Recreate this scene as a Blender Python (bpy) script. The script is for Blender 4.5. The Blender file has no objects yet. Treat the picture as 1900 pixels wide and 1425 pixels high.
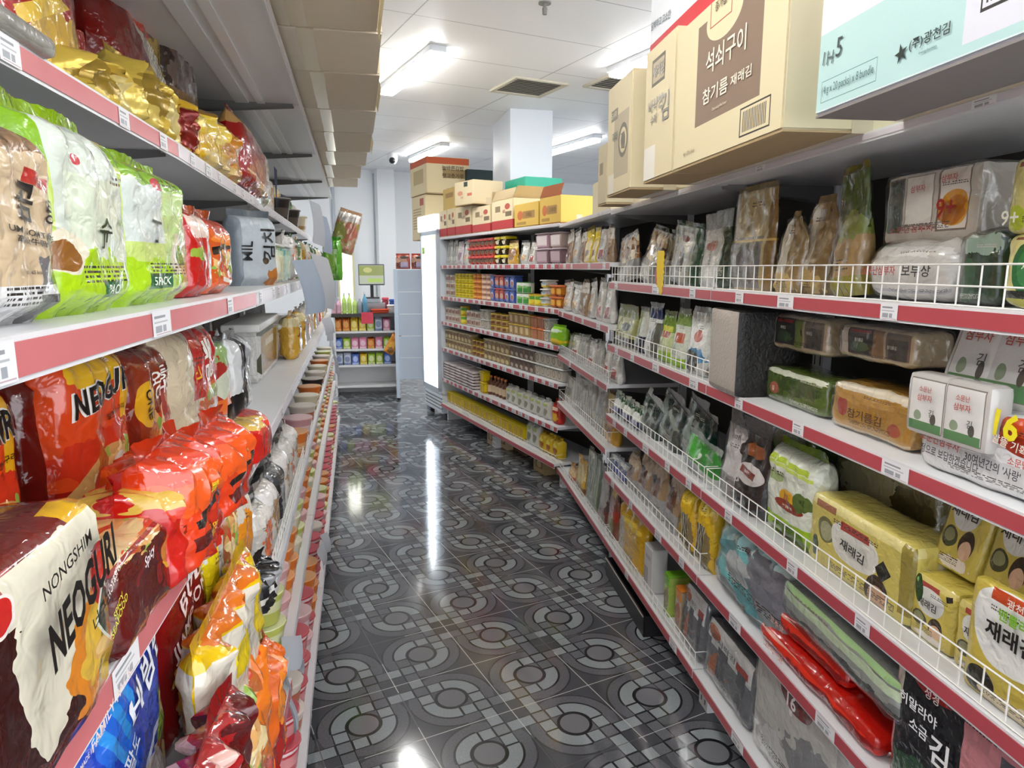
import bpy, bmesh, math, random
from mathutils import Vector, Matrix, noise
random.seed(7)
SC = bpy.context.scene
COL = SC.collection

# ------------------------------------------------------------------ camera
F, CX, CY, HY, H, BVP = 1270.0, 950.0, 712.5, 497.0, 1.575, 288.0
PITCH = math.atan((CY - HY) / F)
YAW = math.atan((CX - BVP) / (F / math.cos(PITCH)))
FW = Vector((math.sin(YAW) * math.cos(PITCH), math.cos(YAW) * math.cos(PITCH), -math.sin(PITCH)))
RT = Vector((math.cos(YAW), -math.sin(YAW), 0))
UP = RT.cross(FW)
CAM = Vector((0, 0, H))
cam = bpy.data.objects.new('camera', bpy.data.cameras.new('camera'))
COL.objects.link(cam)
cam.location = CAM
cam.rotation_euler = (math.pi / 2 - PITCH, 0, -YAW)
cam.data.sensor_width = 36
cam.data.lens = F * 36 / 1900
cam.data.clip_start = 0.02
SC.camera = cam

# ------------------------------------------------------------------ light and exposure
SC.view_settings.view_transform = 'Standard'
SC.view_settings.look = 'None'
SC.view_settings.exposure = 1.55
SC.view_settings.gamma = 1
SC.view_settings.use_curve_mapping = False
try:
    SC.cycles.use_denoising = True
    SC.cycles.max_bounces = 7
    SC.cycles.diffuse_bounces = 3
    SC.cycles.glossy_bounces = 3
    SC.cycles.transparent_max_bounces = 10
except Exception:
    pass
W = bpy.data.worlds.new('world')
SC.world = W
W.use_nodes = True
W.node_tree.nodes['Background'].inputs[0].default_value = (0.93, 0.96, 1, 1)
W.node_tree.nodes['Background'].inputs[1].default_value = 1.3
LAMP_W = 22.0      # emission strength of the ceiling tubes


def ray(x, y):
    return (FW * F + RT * (x - CX) - UP * (y - CY)).normalized()


def dirvp(x):
    d = ray(x, HY); d.z = 0
    return d.normalized()


def at_z(x, y, z):
    "the point of the horizontal plane z seen at photo pixel (x, y)"
    r = ray(x, y)
    return CAM + r * ((z - H) / r.z)


# ------------------------------------------------------------------ node helper
class S:
    def __init__(s, nt, sock): s.nt, s.k = nt, sock

    def _m(s, op, *o, clamp=False):
        n = s.nt.nodes.new('ShaderNodeMath'); n.operation = op; n.use_clamp = clamp
        for i, v in enumerate((s,) + o):
            if isinstance(v, S): s.nt.links.new(v.k, n.inputs[i])
            else: n.inputs[i].default_value = v
        return S(s.nt, n.outputs[0])

    def __add__(s, o): return s._m('ADD', o)
    def __sub__(s, o): return s._m('SUBTRACT', o)
    def __mul__(s, o): return s._m('MULTIPLY', o)
    def __truediv__(s, o): return s._m('DIVIDE', o)
    def lt(s, o): return s._m('LESS_THAN', o)
    def gt(s, o): return s._m('GREATER_THAN', o)
    def abs(s): return s._m('ABSOLUTE')
    def floor(s): return s._m('FLOOR')
    def fract(s): return s._m('FRACT')
    def max(s, o): return s._m('MAXIMUM', o)
    def min(s, o): return s._m('MINIMUM', o)
    def sqrt(s): return s._m('SQRT')
    def mod(s, o): return s._m('FLOORED_MODULO', o)
    def inv(s):
        n = s.nt.nodes.new('ShaderNodeMath'); n.operation = 'SUBTRACT'; n.inputs[0].default_value = 1
        s.nt.links.new(s.k, n.inputs[1]); return S(s.nt, n.outputs[0])


def newmat(name):
    m = bpy.data.materials.new(name); m.use_nodes = True
    nt = m.node_tree
    return m, nt, nt.nodes['Principled BSDF']


def setc(nt, inp, c):
    if isinstance(c, S): nt.links.new(c.k, inp)
    elif hasattr(c, 'is_output'): nt.links.new(c, inp)
    else: inp.default_value = (c[0], c[1], c[2], 1)


def mix(nt, fac, a, b):
    n = nt.nodes.new('ShaderNodeMix'); n.data_type = 'RGBA'
    if isinstance(fac, S): nt.links.new(fac.k, n.inputs[0])
    else: n.inputs[0].default_value = fac
    setc(nt, n.inputs[6], a); setc(nt, n.inputs[7], b)
    return S(nt, n.outputs[2])


def tex(nt, kind, scale, vec=None, detail=2, rough=0.5):
    n = nt.nodes.new('ShaderNodeTexNoise' if kind == 'noise' else 'ShaderNodeTexVoronoi')
    n.inputs['Scale'].default_value = scale
    if kind == 'noise':
        n.inputs['Detail'].default_value = detail; n.inputs['Roughness'].default_value = rough
    if vec is not None: nt.links.new(vec, n.inputs['Vector'])
    return n


def bump(nt, bs, h, strength=0.3, dist=0.002):
    b = nt.nodes.new('ShaderNodeBump'); b.inputs['Strength'].default_value = strength
    b.inputs['Distance'].default_value = dist
    nt.links.new(h, b.inputs['Height']); nt.links.new(b.outputs[0], bs.inputs['Normal'])


MATS = {}


def plain(name, c, rough=0.5, metal=0.0, var=0.0, scale=30, emit=0, alpha=1, bmp=0, spec=0.5):
    if name in MATS: return MATS[name]
    m, nt, bs = newmat(name)
    if var:
        oc = nt.nodes.new('ShaderNodeTexCoord')
        t = tex(nt, 'noise', scale, oc.outputs['Object'], 3)
        c2 = tuple(max(0, x * (1 - var)) for x in c)
        k = mix(nt, S(nt, t.outputs[0]), c, c2)
        setc(nt, bs.inputs['Base Color'], k)
        if bmp: bump(nt, bs, t.outputs[0], bmp, 0.004)
    else: setc(nt, bs.inputs['Base Color'], c)
    bs.inputs['Roughness'].default_value = rough
    bs.inputs['Metallic'].default_value = metal
    bs.inputs['Specular IOR Level'].default_value = spec
    if emit:
        setc(nt, bs.inputs['Emission Color'], c); bs.inputs['Emission Strength'].default_value = emit
    if alpha < 1: bs.inputs['Alpha'].default_value = alpha
    MATS[name] = m
    return m


def sr(h):
    "sRGB hex -> linear"
    h = h.lstrip('#')
    v = [int(h[i:i + 2], 16) / 255 for i in (0, 2, 4)]
    return tuple(x / 12.92 if x <= 0.04045 else ((x + 0.055) / 1.055) ** 2.4 for x in v)


def col(c): return sr(c) if isinstance(c, str) else c


def pmat(name, base, layers=(), rough=0.28, wr=0.25, wscale=60, spec=0.5, metal=0.0, coat=0.0):
    """printed film or board. layers painted over BASE in the UV square of the front:
    (kind, cx, cy, rx, ry, colour, angle): kind e ellipse, r rectangle, d diamond, b ragged blob, s stripes;
    colour a hex, or a list of hexes = a picture of food in those colours"""
    if name in MATS: return MATS[name]
    m, nt, bs = newmat(name)
    uv = nt.nodes.new('ShaderNodeUVMap'); uv.uv_map = 'UV'
    cur = None
    b = col(base) if not isinstance(base, list) else None
    cur = b

    def food(cols, sc, seed):
        v = tex(nt, 'voronoi', sc, uv.outputs[0])
        v.inputs['Randomness'].default_value = 1
        t = tex(nt, 'noise', sc * 0.35, uv.outputs[0], 1)
        v2 = nt.nodes.new('ShaderNodeSeparateColor')
        nt.links.new(v.outputs['Color'], v2.inputs[0])
        r = nt.nodes.new('ShaderNodeValToRGB'); r.color_ramp.interpolation = 'CONSTANT'
        el = r.color_ramp.elements
        while len(el) < len(cols): el.new(0.5)
        for i, c in enumerate(cols):
            el[i].position = i / len(cols)
            el[i].color = (*col(c), 1)
        nt.links.new(v2.outputs[seed % 3], r.inputs[0])
        return S(nt, r.outputs[0])
    if b is None: cur = food(base, 9, 0)
    for i, L in enumerate(layers):
        k, cx, cy, rx, ry, c = L[:6]
        ang = L[6] if len(L) > 6 else 0
        mp = nt.nodes.new('ShaderNodeMapping'); mp.vector_type = 'TEXTURE'
        mp.inputs['Location'].default_value = (cx, cy, 0)
        mp.inputs['Rotation'].default_value = (0, 0, math.radians(ang))
        mp.inputs['Scale'].default_value = (rx, ry, 1)
        nt.links.new(uv.outputs[0], mp.inputs[0])
        if k in 'eb':
            ln = nt.nodes.new('ShaderNodeVectorMath'); ln.operation = 'LENGTH'
            nt.links.new(mp.outputs[0], ln.inputs[0])
            f = S(nt, ln.outputs['Value'])
            if k == 'b':
                t = tex(nt, 'noise', 7, uv.outputs[0], 2)
                f = f + (S(nt, t.outputs[0]) - 0.5) * 1.3
            f = f.lt(1)
        else:
            sp = nt.nodes.new('ShaderNodeSeparateXYZ'); nt.links.new(mp.outputs[0], sp.inputs[0])
            x, y = S(nt, sp.outputs[0]), S(nt, sp.outputs[1])
            if k == 't':        # lines of small print
                nq = nt.nodes.new('ShaderNodeTexNoise'); nq.inputs['Scale'].default_value = 1; nq.inputs['Detail'].default_value = 0
                cbn = nt.nodes.new('ShaderNodeCombineXYZ'); rows_ = L[7] if len(L) > 7 else 4
                yy = (y * 0.5 + 0.5) * float(rows_)
                nt.links.new((x * 13.0).k, cbn.inputs[0]); nt.links.new((yy.floor() * 7.3).k, cbn.inputs[1])
                nt.links.new(cbn.outputs[0], nq.inputs['Vector'])
                f = S(nt, nq.outputs[0]).gt(.45) * (yy.fract() - 0.5).abs().lt(.25) * x.abs().max(y.abs()).lt(1)
            elif k == 's':
                f = ((x * 0.5 + 0.5) * (L[7] if len(L) > 7 else 8)).fract().lt(0.5) * x.abs().max(y.abs()).lt(1)
            elif k == 'd': f = (x.abs() + y.abs()).lt(1)
            else: f = x.abs().max(y.abs()).lt(1)
        cc = food(c, 10 if len(L) < 8 else L[7], i) if isinstance(c, list) else col(c)
        cur = mix(nt, f, cur, cc)
    setc(nt, bs.inputs['Base Color'], cur)
    bs.inputs['Roughness'].default_value = rough
    bs.inputs['Specular IOR Level'].default_value = spec
    bs.inputs['Metallic'].default_value = metal
    if coat: bs.inputs['Coat Weight'].default_value = coat; bs.inputs['Coat Roughness'].default_value = 0.08
    if wr:
        oc = nt.nodes.new('ShaderNodeTexCoord')
        t = tex(nt, 'noise', wscale, oc.outputs['Object'], 2, 0.45)
        t.inputs['Distortion'].default_value = 0.6
        bump(nt, bs, t.outputs[0], wr, 0.012)
    MATS[name] = m
    return m


# ------------------------------------------------------------------ object helpers
def link(name, bm, mats, parent=None, smooth=True):
    me = bpy.data.meshes.new(name)
    bm.normal_update()
    bm.to_mesh(me); bm.free()
    for m in (mats if isinstance(mats, (list, tuple)) else [mats]): me.materials.append(m)
    if smooth:
        me.polygons.foreach_set('use_smooth', [True] * len(me.polygons))
        try: me.set_sharp_from_angle(angle=math.radians(38))
        except Exception: pass
    o = bpy.data.objects.new(name, me); COL.objects.link(o)
    if parent is not None: o.parent = parent
    return o


def tag(o, label=None, cat=None, group=None, kind=None):
    if label: o['label'] = label
    if cat: o['category'] = cat
    if group: o['group'] = group
    if kind: o['kind'] = kind
    return o


def empty(name, loc=(0, 0, 0), rz=0):
    o = bpy.data.objects.new(name, None); COL.objects.link(o)
    o.location = loc; o.rotation_euler = (0, 0, rz); o.empty_display_size = 0.05
    return o


def copy_tree(o, parent=None):
    c = o.copy(); COL.objects.link(c)
    if parent is not None: c.parent = parent
    for ch in list(o.children): copy_tree(ch, c)
    return c


def B(): return bmesh.new()


def box(bm, x0, x1, y0, y1, z0, z1, mi=0, bev=0):
    r = bmesh.ops.create_cube(bm, size=1)
    vs = r['verts']
    for v in vs:
        v.co = Vector(((x0 + x1) / 2 + v.co.x * (x1 - x0), (y0 + y1) / 2 + v.co.y * (y1 - y0), (z0 + z1) / 2 + v.co.z * (z1 - z0)))
    fs = {f for v in vs for f in v.link_faces}
    for f in fs: f.material_index = mi
    if bev:
        es = {e for f in fs for e in f.edges}
        bmesh.ops.bevel(bm, geom=list(es), offset=bev, segments=2, affect='EDGES', profile=0.5)
    return vs


def bar(bm, a, b, r, n=6, mi=0):
    a, b = Vector(a), Vector(b)
    d = (b - a).normalized()
    u = d.cross(Vector((0, 0, 1)) if abs(d.z) < 0.9 else Vector((1, 0, 0))).normalized(); w = d.cross(u)
    A = [bm.verts.new(a + (u * math.cos(2 * math.pi * i / n) + w * math.sin(2 * math.pi * i / n)) * r) for i in range(n)]
    Bv = [bm.verts.new(v.co + (b - a)) for v in A]
    for i in range(n):
        f = bm.faces.new((A[i], A[(i + 1) % n], Bv[(i + 1) % n], Bv[i])); f.material_index = mi
    bm.faces.new(A[::-1]).material_index = mi; bm.faces.new(Bv).material_index = mi


def lathe(bm, prof, n=20, mi=0, uv=True, c=(0, 0)):
    "prof: (r, z) pairs from bottom to top; UV u runs round the front half twice"
    L = bm.loops.layers.uv.get('UV') or bm.loops.layers.uv.new('UV')
    z0, z1 = prof[0][1], prof[-1][1]
    rings = []
    for r, z in prof:
        rings.append([bm.verts.new((c[0] + r * math.sin(2 * math.pi * i / n), c[1] - r * math.cos(2 * math.pi * i / n), z)) for i in range(n)])
    for k in range(len(rings) - 1):
        for i in range(n):
            j = (i + 1) % n
            try: f = bm.faces.new((rings[k][i], rings[k][j], rings[k + 1][j], rings[k + 1][i]))
            except Exception: continue
            f.material_index = mi
            for lp, ii, kk in zip(f.loops, (i, i + 1, i + 1, i), (k, k, k + 1, k + 1)):
                lp[L].uv = ((ii / n * 2 + 0.5) % 2.0 if False else (ii / n * 2 + 0.5), (prof[kk][1] - z0) / max(1e-6, z1 - z0))
    for rg, fl in ((rings[0], True), (rings[-1], False)):
        try:
            f = bm.faces.new(rg[::-1] if fl else rg); f.material_index = mi
            for lp in f.loops: lp[L].uv = (0.5, 0 if fl else 1)
        except Exception: pass


# text as mesh islands --------------------------------------------------
_TXT = {}


def text_geo(s, bold):
    bold = min(bold * .55, .05)
    k = (s, bold)
    if k in _TXT: return _TXT[k]
    cu = bpy.data.curves.new('t', 'FONT'); cu.body = s; cu.size = 1; cu.resolution_u = 2; cu.offset = bold
    cu.align_x = 'CENTER'; cu.align_y = 'CENTER'
    o = bpy.data.objects.new('t', cu)
    me = o.to_mesh()
    vs = [(v.co.x, v.co.y) for v in me.vertices]; fs = [tuple(p.vertices) for p in me.polygons]
    if vs:
        ys = [v[1] for v in vs]; xs = [v[0] for v in vs]
        cx, cy = (min(xs) + max(xs)) / 2, (min(ys) + max(ys)) / 2
        hh = max(ys) - min(ys)
        vs = [((x - cx) / hh, (y - cy) / hh) for x, y in vs]
    o.to_mesh_clear(); bpy.data.objects.remove(o); bpy.data.curves.remove(cu)
    _TXT[k] = (vs, fs)
    return _TXT[k]


_FINE = {}


def fine_text(s, bold, size):
    "the same lettering with no edge longer than 8 mm, so that it follows a bulging front"
    k = (s, bold, round(size, 3))
    if k in _FINE: return _FINE[k]
    vs, fs = text_geo(s, bold)
    bm = bmesh.new()
    V = [bm.verts.new((a, b, 0)) for a, b in vs]
    for f in fs:
        try: bm.faces.new([V[i] for i in f])
        except Exception: pass
    for _ in range(4):
        es = [e for e in bm.edges if e.calc_length() * size > .009]
        if not es: break
        bmesh.ops.subdivide_edges(bm, edges=es, cuts=1)
        bmesh.ops.triangulate(bm, faces=[f for f in bm.faces if len(f.verts) > 4])
    bm.verts.index_update()
    _FINE[k] = ([(v.co.x, v.co.y) for v in bm.verts], [tuple(v.index for v in f.verts) for f in bm.faces])
    bm.free()
    return _FINE[k]


def put_text(bm, s, x, z, hgt, mi, surf, rot=0, bold=0.02, wid=None, shear=0, eps=0.002):
    """lettering HGT metres high centred on (x, z) of a front whose depth is surf(x, z)"""
    vs, fs = text_geo(s, bold)
    if not vs: return
    sx = hgt
    if wid:
        ws = max(v[0] for v in vs) - min(v[0] for v in vs); sx = wid / ws
    c, sn = math.cos(math.radians(rot)), math.sin(math.radians(rot))
    vs, fs = fine_text(s, bold, max(sx, hgt)) if max(sx, hgt) > .012 else (vs, fs)
    nv = []
    for a, b in vs:
        px, pz = a * sx + shear * b * hgt, b * hgt
        X, Z = x + px * c - pz * sn, z + px * sn + pz * c
        nv.append(bm.verts.new((X, surf(X, Z) - eps, Z)))
    for f in fs:
        try:
            q = bm.faces.new([nv[i] for i in f]); q.material_index = mi
        except Exception: pass


# ------------------------------------------------------------------ shelf runs
class Run:
    """a straight row of shelves: s metres along it, q metres behind its front edge, z up"""
    def __init__(r, vp, D, side):
        r.d = dirvp(vp); r.n = Vector((r.d.y, -r.d.x, 0)); r.D = D; r.side = side
        X = -r.d if side > 0 else r.d
        r.rz = math.atan2(X.y, X.x)

    def P(r, s, q, z): return r.d * s + r.n * (r.side * (r.D + q)) + Vector((0, 0, z))

    def s_at(r, x, q, z):
        v = r.n * (r.side * (r.D + q)) + Vector((0, 0, z)) - CAM
        X = x - CX
        return (F * v.dot(RT) - X * v.dot(FW)) / (X * r.d.dot(FW) - F * r.d.dot(RT))

    def z_at(r, y, s, q):
        v = r.P(s, q, 0) - CAM
        Y = CY - y
        return (F * v.dot(UP) - Y * v.dot(FW)) / (Y * FW.z - F * UP.z)

# ------------------------------------------------------------------ the room
ZC = 3.0
WHITE = plain('white_paint', sr('#e9edf1'), 0.6, var=0.03, scale=3)
STEEL = plain('white_shelf_steel', sr('#e3e4e6'), 0.35, var=0.06, scale=8)
STEELD = plain('grey_shelf_steel', sr('#8f8e8c'), 0.4, var=0.15, scale=9)
WIRE = plain('white_wire', sr('#f0eee9'), 0.35)
BLACK = plain('black_plastic', (0.012, 0.012, 0.014), 0.35)
BACKP = plain('back_panel', sr('#3a3836'), 0.7, var=0.2, scale=4)  # dark grey puts the shade behind the goods into the panel colour


def floor_mat():
    m, nt, bs = newmat('patterned_dark_tile')
    g = nt.nodes.new('ShaderNodeNewGeometry'); sp = nt.nodes.new('ShaderNodeSeparateXYZ')
    nt.links.new(g.outputs['Position'], sp.inputs[0])
    T = 0.33
    X = (S(nt, sp.outputs[0]) - 0.5265 ) / T + 0.5
    Y = (S(nt, sp.outputs[1]) - 2.158) / T + 0.5
    i, j = X.floor(), Y.floor()
    x, y = X.fract() - 0.5, Y.fract() - 0.5
    par = (i + j).mod(2.0).gt(0.5)                 # 1 = odd tile
    sx = par * 2.0 - 1.0                           # mirror: strips NE/SW for even, NW/SE for odd
    u = x * sx * -1.0                              # now the strips run in quadrants where u*y > 0
    r = (x * x + y * y).sqrt()
    quad = (u * y).gt(0)
    ax, ay = x.abs(), y.abs()
    a, b = 0.182, 0.348

    def band(t, lo, hi): return t.gt(lo) * t.lt(hi)
    ring = band(r, a, b) * quad.inv()
    strip = band(ax, a, b).max(band(ay, a, b)) * quad
    # in the strip quadrants, near the disc keep clear
    strip = strip * r.gt(a)
    light = ring.max(strip)
    sq = band(ax, a, b) * band(ay, a, b) * quad
    disc = r.lt(0.16)

    def line(t, at, w): return (t - at).abs().lt(w)
    w = 0.012
    ln = line(r, a, 0.014) * quad.inv()
    ln = ln.max(line(r, 0.172, 0.016))
    ln = ln.max(line(r, b, w) * quad.inv())
    ln = ln.max(line(r, 0.48, w * .8) * quad.inv() * 0.7)
    grout = (x.abs().gt(0.4955)).max(y.abs().gt(0.4955))
    n1 = tex(nt, 'noise', 160, g.outputs['Position'], 2)
    n2 = tex(nt, 'noise', 2.3, g.outputs['Position'], 3)
    n3 = tex(nt, 'noise', 9, g.outputs['Position'], 2)
    base = mix(nt, S(nt, n1.outputs[0]), sr('#4c4d52'), sr('#74747a'))
    c = mix(nt, r.gt(0.48) , base, sr('#4a4b50'))
    lg = mix(nt, S(nt, n1.outputs[0]), sr('#7f8588'), sr('#a0a6a9'))
    lg = mix(nt, sq * 0.5, lg, base)
    cb = nt.nodes.new('ShaderNodeCombineXYZ')
    cu = ((ax - 0.016) / 0.166).floor() + x.gt(0) * 7.0 + i * 31.0
    cv = ((ay - 0.016) / 0.166).floor() + y.gt(0) * 7.0 + j * 31.0
    nt.links.new(cu.k, cb.inputs[0]); nt.links.new(cv.k, cb.inputs[1])
    wn = nt.nodes.new('ShaderNodeTexWhiteNoise'); wn.noise_dimensions = '3D'; nt.links.new(cb.outputs[0], wn.inputs['Vector'])
    lg = mix(nt, S(nt, wn.outputs['Value']).lt(.35) * strip * 0.85, lg, base)
    ml = ((((ax - 0.016) / 0.166 + 0.5).fract() - 0.5).abs().lt(.07)).max((((ay - 0.016) / 0.166 + 0.5).fract() - 0.5).abs().lt(.07)) * strip
    c = mix(nt, light, c, lg)
    c = mix(nt, disc, c, sr('#77777b'))
    c = mix(nt, ln.max(ml), c, sr('#1d1e21'))
    gm = S(nt, n2.outputs[0]).gt(0.47)
    gc = mix(nt, gm, sr('#2a2a2c'), sr('#b5b3b0'))
    c = mix(nt, grout, c, gc)
    setc(nt, bs.inputs['Base Color'], c)
    rr = S(nt, n2.outputs[0]) * 0.08 + 0.05
    rr = rr + grout * 0.3
    nt.links.new(rr.k, bs.inputs['Roughness'])
    bs.inputs['Specular IOR Level'].default_value = 0.9
    bump(nt, bs, n3.outputs[0], 0.05, 0.002)
    return m


def ceil_mat():
    m, nt, bs = newmat('ceiling_panels')
    g = nt.nodes.new('ShaderNodeNewGeometry'); sp = nt.nodes.new('ShaderNodeSeparateXYZ')
    nt.links.new(g.outputs['Position'], sp.inputs[0])
    x = ((S(nt, sp.outputs[0]) - 0.11) / 1.31).fract() - 0.5
    y = ((S(nt, sp.outputs[1]) - 0.065) / 0.655).fract() - 0.5
    ln = x.abs().gt(0.4965).max(y.abs().gt(0.4945))
    n = tex(nt, 'noise', 1.5, g.outputs['Position'], 2)
    c = mix(nt, S(nt, n.outputs[0]), sr('#f2f4f8'), sr('#f8f9fb'))
    c = mix(nt, ln, c, sr('#b2b6bc'))
    setc(nt, bs.inputs['Base Color'], c); bs.inputs['Roughness'].default_value = 0.45
    return m


def slab(name, x0, x1, y0, y1, z0, z1, m):
    bm = B(); box(bm, x0, x1, y0, y1, z0, z1)
    return tag(link(name, bm, m, smooth=False), kind='structure')


XL, XR, YN, YF = -3.2, 7.6, -4.0, 10.3
slab('floor', XL, XR, YN, YF, -0.1, 0, floor_mat())
slab('ceiling', XL, XR, YN, YF, ZC, ZC + 0.1, ceil_mat())
slab('wall_right', XR, XR + 0.12, YN, YF + .12, 0, ZC, WHITE)
slab('wall_left', XL - 0.12, XL, YN, YF + .12, 0, ZC, WHITE)
slab('wall_far', XL, XR, YF, YF + 0.12, 0, ZC, WHITE)
tag(bpy.data.objects['wall_far'])
TRIMM = plain('grey_trim', sr('#aeb6bf'), 0.5)
for k, px in enumerate((621, 698, 716)):                 # joints and edges of the far wall panels
    p = at_z(px, 500, 0.0) if False else None
    r = ray(px, 440); t = (YF - 0.03 - CAM.y) / r.y; p = CAM + r * t
    slab('trim_%d' % (k + 1), p.x - (0.02 if k != 2 else 0.16), p.x + (0.02 if k != 2 else 0.1), YF - (0.05 if k != 2 else 0.2), YF, 0, ZC if k != 1 else 2.95, TRIMM if k != 2 else WHITE)
# bright shop window in the far wall, seen past the end of the left shelves
GLOW = plain('daylight_window', sr('#fdfdf2'), 0.4, emit=1.6)
r = ray(641, 520); p = CAM + r * ((YF - 0.02) / r.y)
bm = B(); box(bm, p.x - 0.1, p.x + 0.1, YF - 0.04, YF - 0.01, 0.5, 2.2)
w1 = tag(link('window_1', bm, GLOW, smooth=False), kind='structure')
bm = B()
for dx in (-0.12, 0.1): box(bm, p.x + dx, p.x + dx + 0.03, YF - 0.06, YF, 0.48, 2.22)
box(bm, p.x - .12, p.x + .13, YF - .06, YF, 2.2, 2.24)
link('window_frame', bm, plain('cream_frame', sr('#d9d6a8'), 0.5), w1, smooth=False)

# pillar
bm = B(); box(bm, -0.2, 0.2, -0.38, 0.38, 0, ZC)
pil = tag(link('pillar', bm, plain('pillar_paint', sr('#dfe5ee'), 0.5, var=.03, scale=2), smooth=False), kind='structure')
pil.location = (3.255, 6.135, 0); pil.rotation_euler = (0, 0, -.24)

# ceiling lights: white batten with a glowing tube cover
TUBE = plain('lamp_glow', (1, 0.99, 0.97), 0.3, emit=LAMP_W)
TUBES = plain('lamp_side', (1, 0.99, 0.97), 0.3, emit=9)
BATT = plain('lamp_housing', sr('#cfd3d8'), 0.4)


def lamp(x, y, label):
    t = tag(empty('ceiling_light', (x, y, ZC)), label, 'ceiling light', 'fluorescent battens on the ceiling')
    bm = B(); box(bm, -0.058, 0.058, -0.58, 0.58, -0.04, 0, bev=.004); link('housing', bm, BATT, t)
    bm = B(); box(bm, -0.055, 0.055, -0.56, 0.56, -0.075, -0.04, bev=.012); dif = link('diffuser', bm, [TUBE, TUBES], t)
    for pl in dif.data.polygons:
        if pl.normal.z > -.8: pl.material_index = 1


lamp(1.74, 5.01, 'glowing fluorescent batten over the aisle, left of the ceiling vent')
lamp(3.06, 3.77, 'glowing fluorescent batten half hidden behind the white and red carton')
lamp(3.08, 8.26, 'glowing fluorescent batten above the carton with the orange top band')
lamp(4.37, 7.05, 'glowing fluorescent batten on the ceiling just right of the white pillar')
for k, (x, y) in enumerate([(0.42, 1.6), (1.74, 1.2), (3.06, 0.2), (0.42, -1.6), (1.74, -2.2), (3.06, -3.0), (4.37, 2.6), (-0.9, 4.4), (-0.9, 7.6), (5.7, 5.0), (-2.2, 2.0), (4.37, -1.4), (5.7, 0.5), (0.42, 8.6), (-0.9, 0.3)]):
    lamp(x, y, 'glowing fluorescent batten on the ceiling outside the photo')

# vents
VENTM = plain('vent_beige', sr('#cbc5b4'), 0.5); VENTD = plain('vent_dark', sr('#3c3934'), 0.6)


def vent(x, y, label):
    t = tag(empty('ceiling_vent', (x, y, ZC)), label, 'vent', 'square air vents in the ceiling')
    bm = B()
    for a in (-0.235, 0.205): box(bm, a, a + .03, -0.235, 0.235, -0.015, 0); box(bm, -.205, .205, a, a + .03, -0.015, 0)
    link('frame', bm, VENTM, t, False)
    bm = B(); box(bm, -.205, .205, -.205, .205, -0.003, 0); link('backing', bm, VENTD, t, False)
    for i in range(9):
        bm = B(); y0 = -0.19 + i * 0.043
        vs = box(bm, -.2, .2, y0, y0 + .016, -.004, -.002)
        for v in vs:
            if v.co.y < y0 + .01: v.co.z -= 0.004
        link('slat', bm, VENTM, t, False)


vent(2.76, 5.08, 'square beige slatted vent in the ceiling, in full view before the pillar')
vent(3.36, 4.62, 'square slatted ceiling vent partly hidden behind cartons and a lamp')
t = tag(empty('sprinkler', (2.0, 3.5, ZC)), 'small metal sprinkler head hanging from the ceiling', 'sprinkler')
bm = B(); lathe(bm, [(.035, -.006), (.035, 0)]); link('rose', bm, STEELD, t)
bm = B(); lathe(bm, [(.012, -.06), (.014, -.03), (.009, -.02), (.009, 0)]); link('nozzle', bm, STEELD, t)
t = tag(empty('security_camera', (2.78, 8.72, ZC)), 'white dome security camera on the ceiling', 'camera')
bm = B(); lathe(bm, [(.03, -.13), (.055, -.1), (.065, -.06), (.065, -.02), (.05, 0)]); link('housing', bm, WHITE, t)
bm = B(); bmesh.ops.create_uvsphere(bm, u_segments=12, v_segments=8, radius=.04, matrix=Matrix.Translation((-.02, -.045, -.09))); link('lens', bm, BLACK, t)

# ------------------------------------------------------------------ shelving
PINK = plain('pink_strip', sr('#bb4f57'), 0.3, var=0.12, scale=25)
PINKL = plain('lit_pink_strip', sr('#d4787b'), 0.22, var=0.15, scale=12)  # left copy of the pink strip, paler to paint in light off its cover
TAGM = pmat('price_tag_paper', '#e8e8ea', [('r', .4, .75, .3, .05, '#8f9298'), ('r', .45, .55, .36, .03, '#b3b5ba'), ('r', .3, .28, .17, .13, '#a0a3aa'), ('r', .62, .28, .09, .13, '#a0a3aa'), ('r', .55, .08, .4, .02, '#c2a9ad')], 0.35, 0)


def quad_uv(bm, x0, x1, z0, z1, y, mi=0):
    L = bm.loops.layers.uv.get('UV') or bm.loops.layers.uv.new('UV')
    vs = [bm.verts.new((a, y, b)) for a, b in ((x0, z0), (x1, z0), (x1, z1), (x0, z1))]
    f = bm.faces.new(vs); f.material_index = mi
    for lp, uvc in zip(f.loops, ((0, 0), (1, 0), (1, 1), (0, 1))): lp[L].uv = uvc


def fence_mesh(x0, x1, y, z0, h, pitch=0.052, r=0.0016):
    bm = B()
    n = max(2, round((x1 - x0) / pitch))
    for i in range(n + 1):
        x = x0 + (x1 - x0) * i / n
        bar(bm, (x, y, z0), (x, y, z0 + h), r, 5)
    for k in (0.04, 0.5, 1): bar(bm, (x0, y - .002, z0 + h * k), (x1, y - .002, z0 + h * k), r * 1.15, 5)
    for x in (x0, x1): bar(bm, (x, y, z0 + h), (x, y + .06, z0 + h), r, 5)
    return bm


SH = 0.038
STRIPW = plain('white_strip', sr('#d9d3da'), .3)


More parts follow.
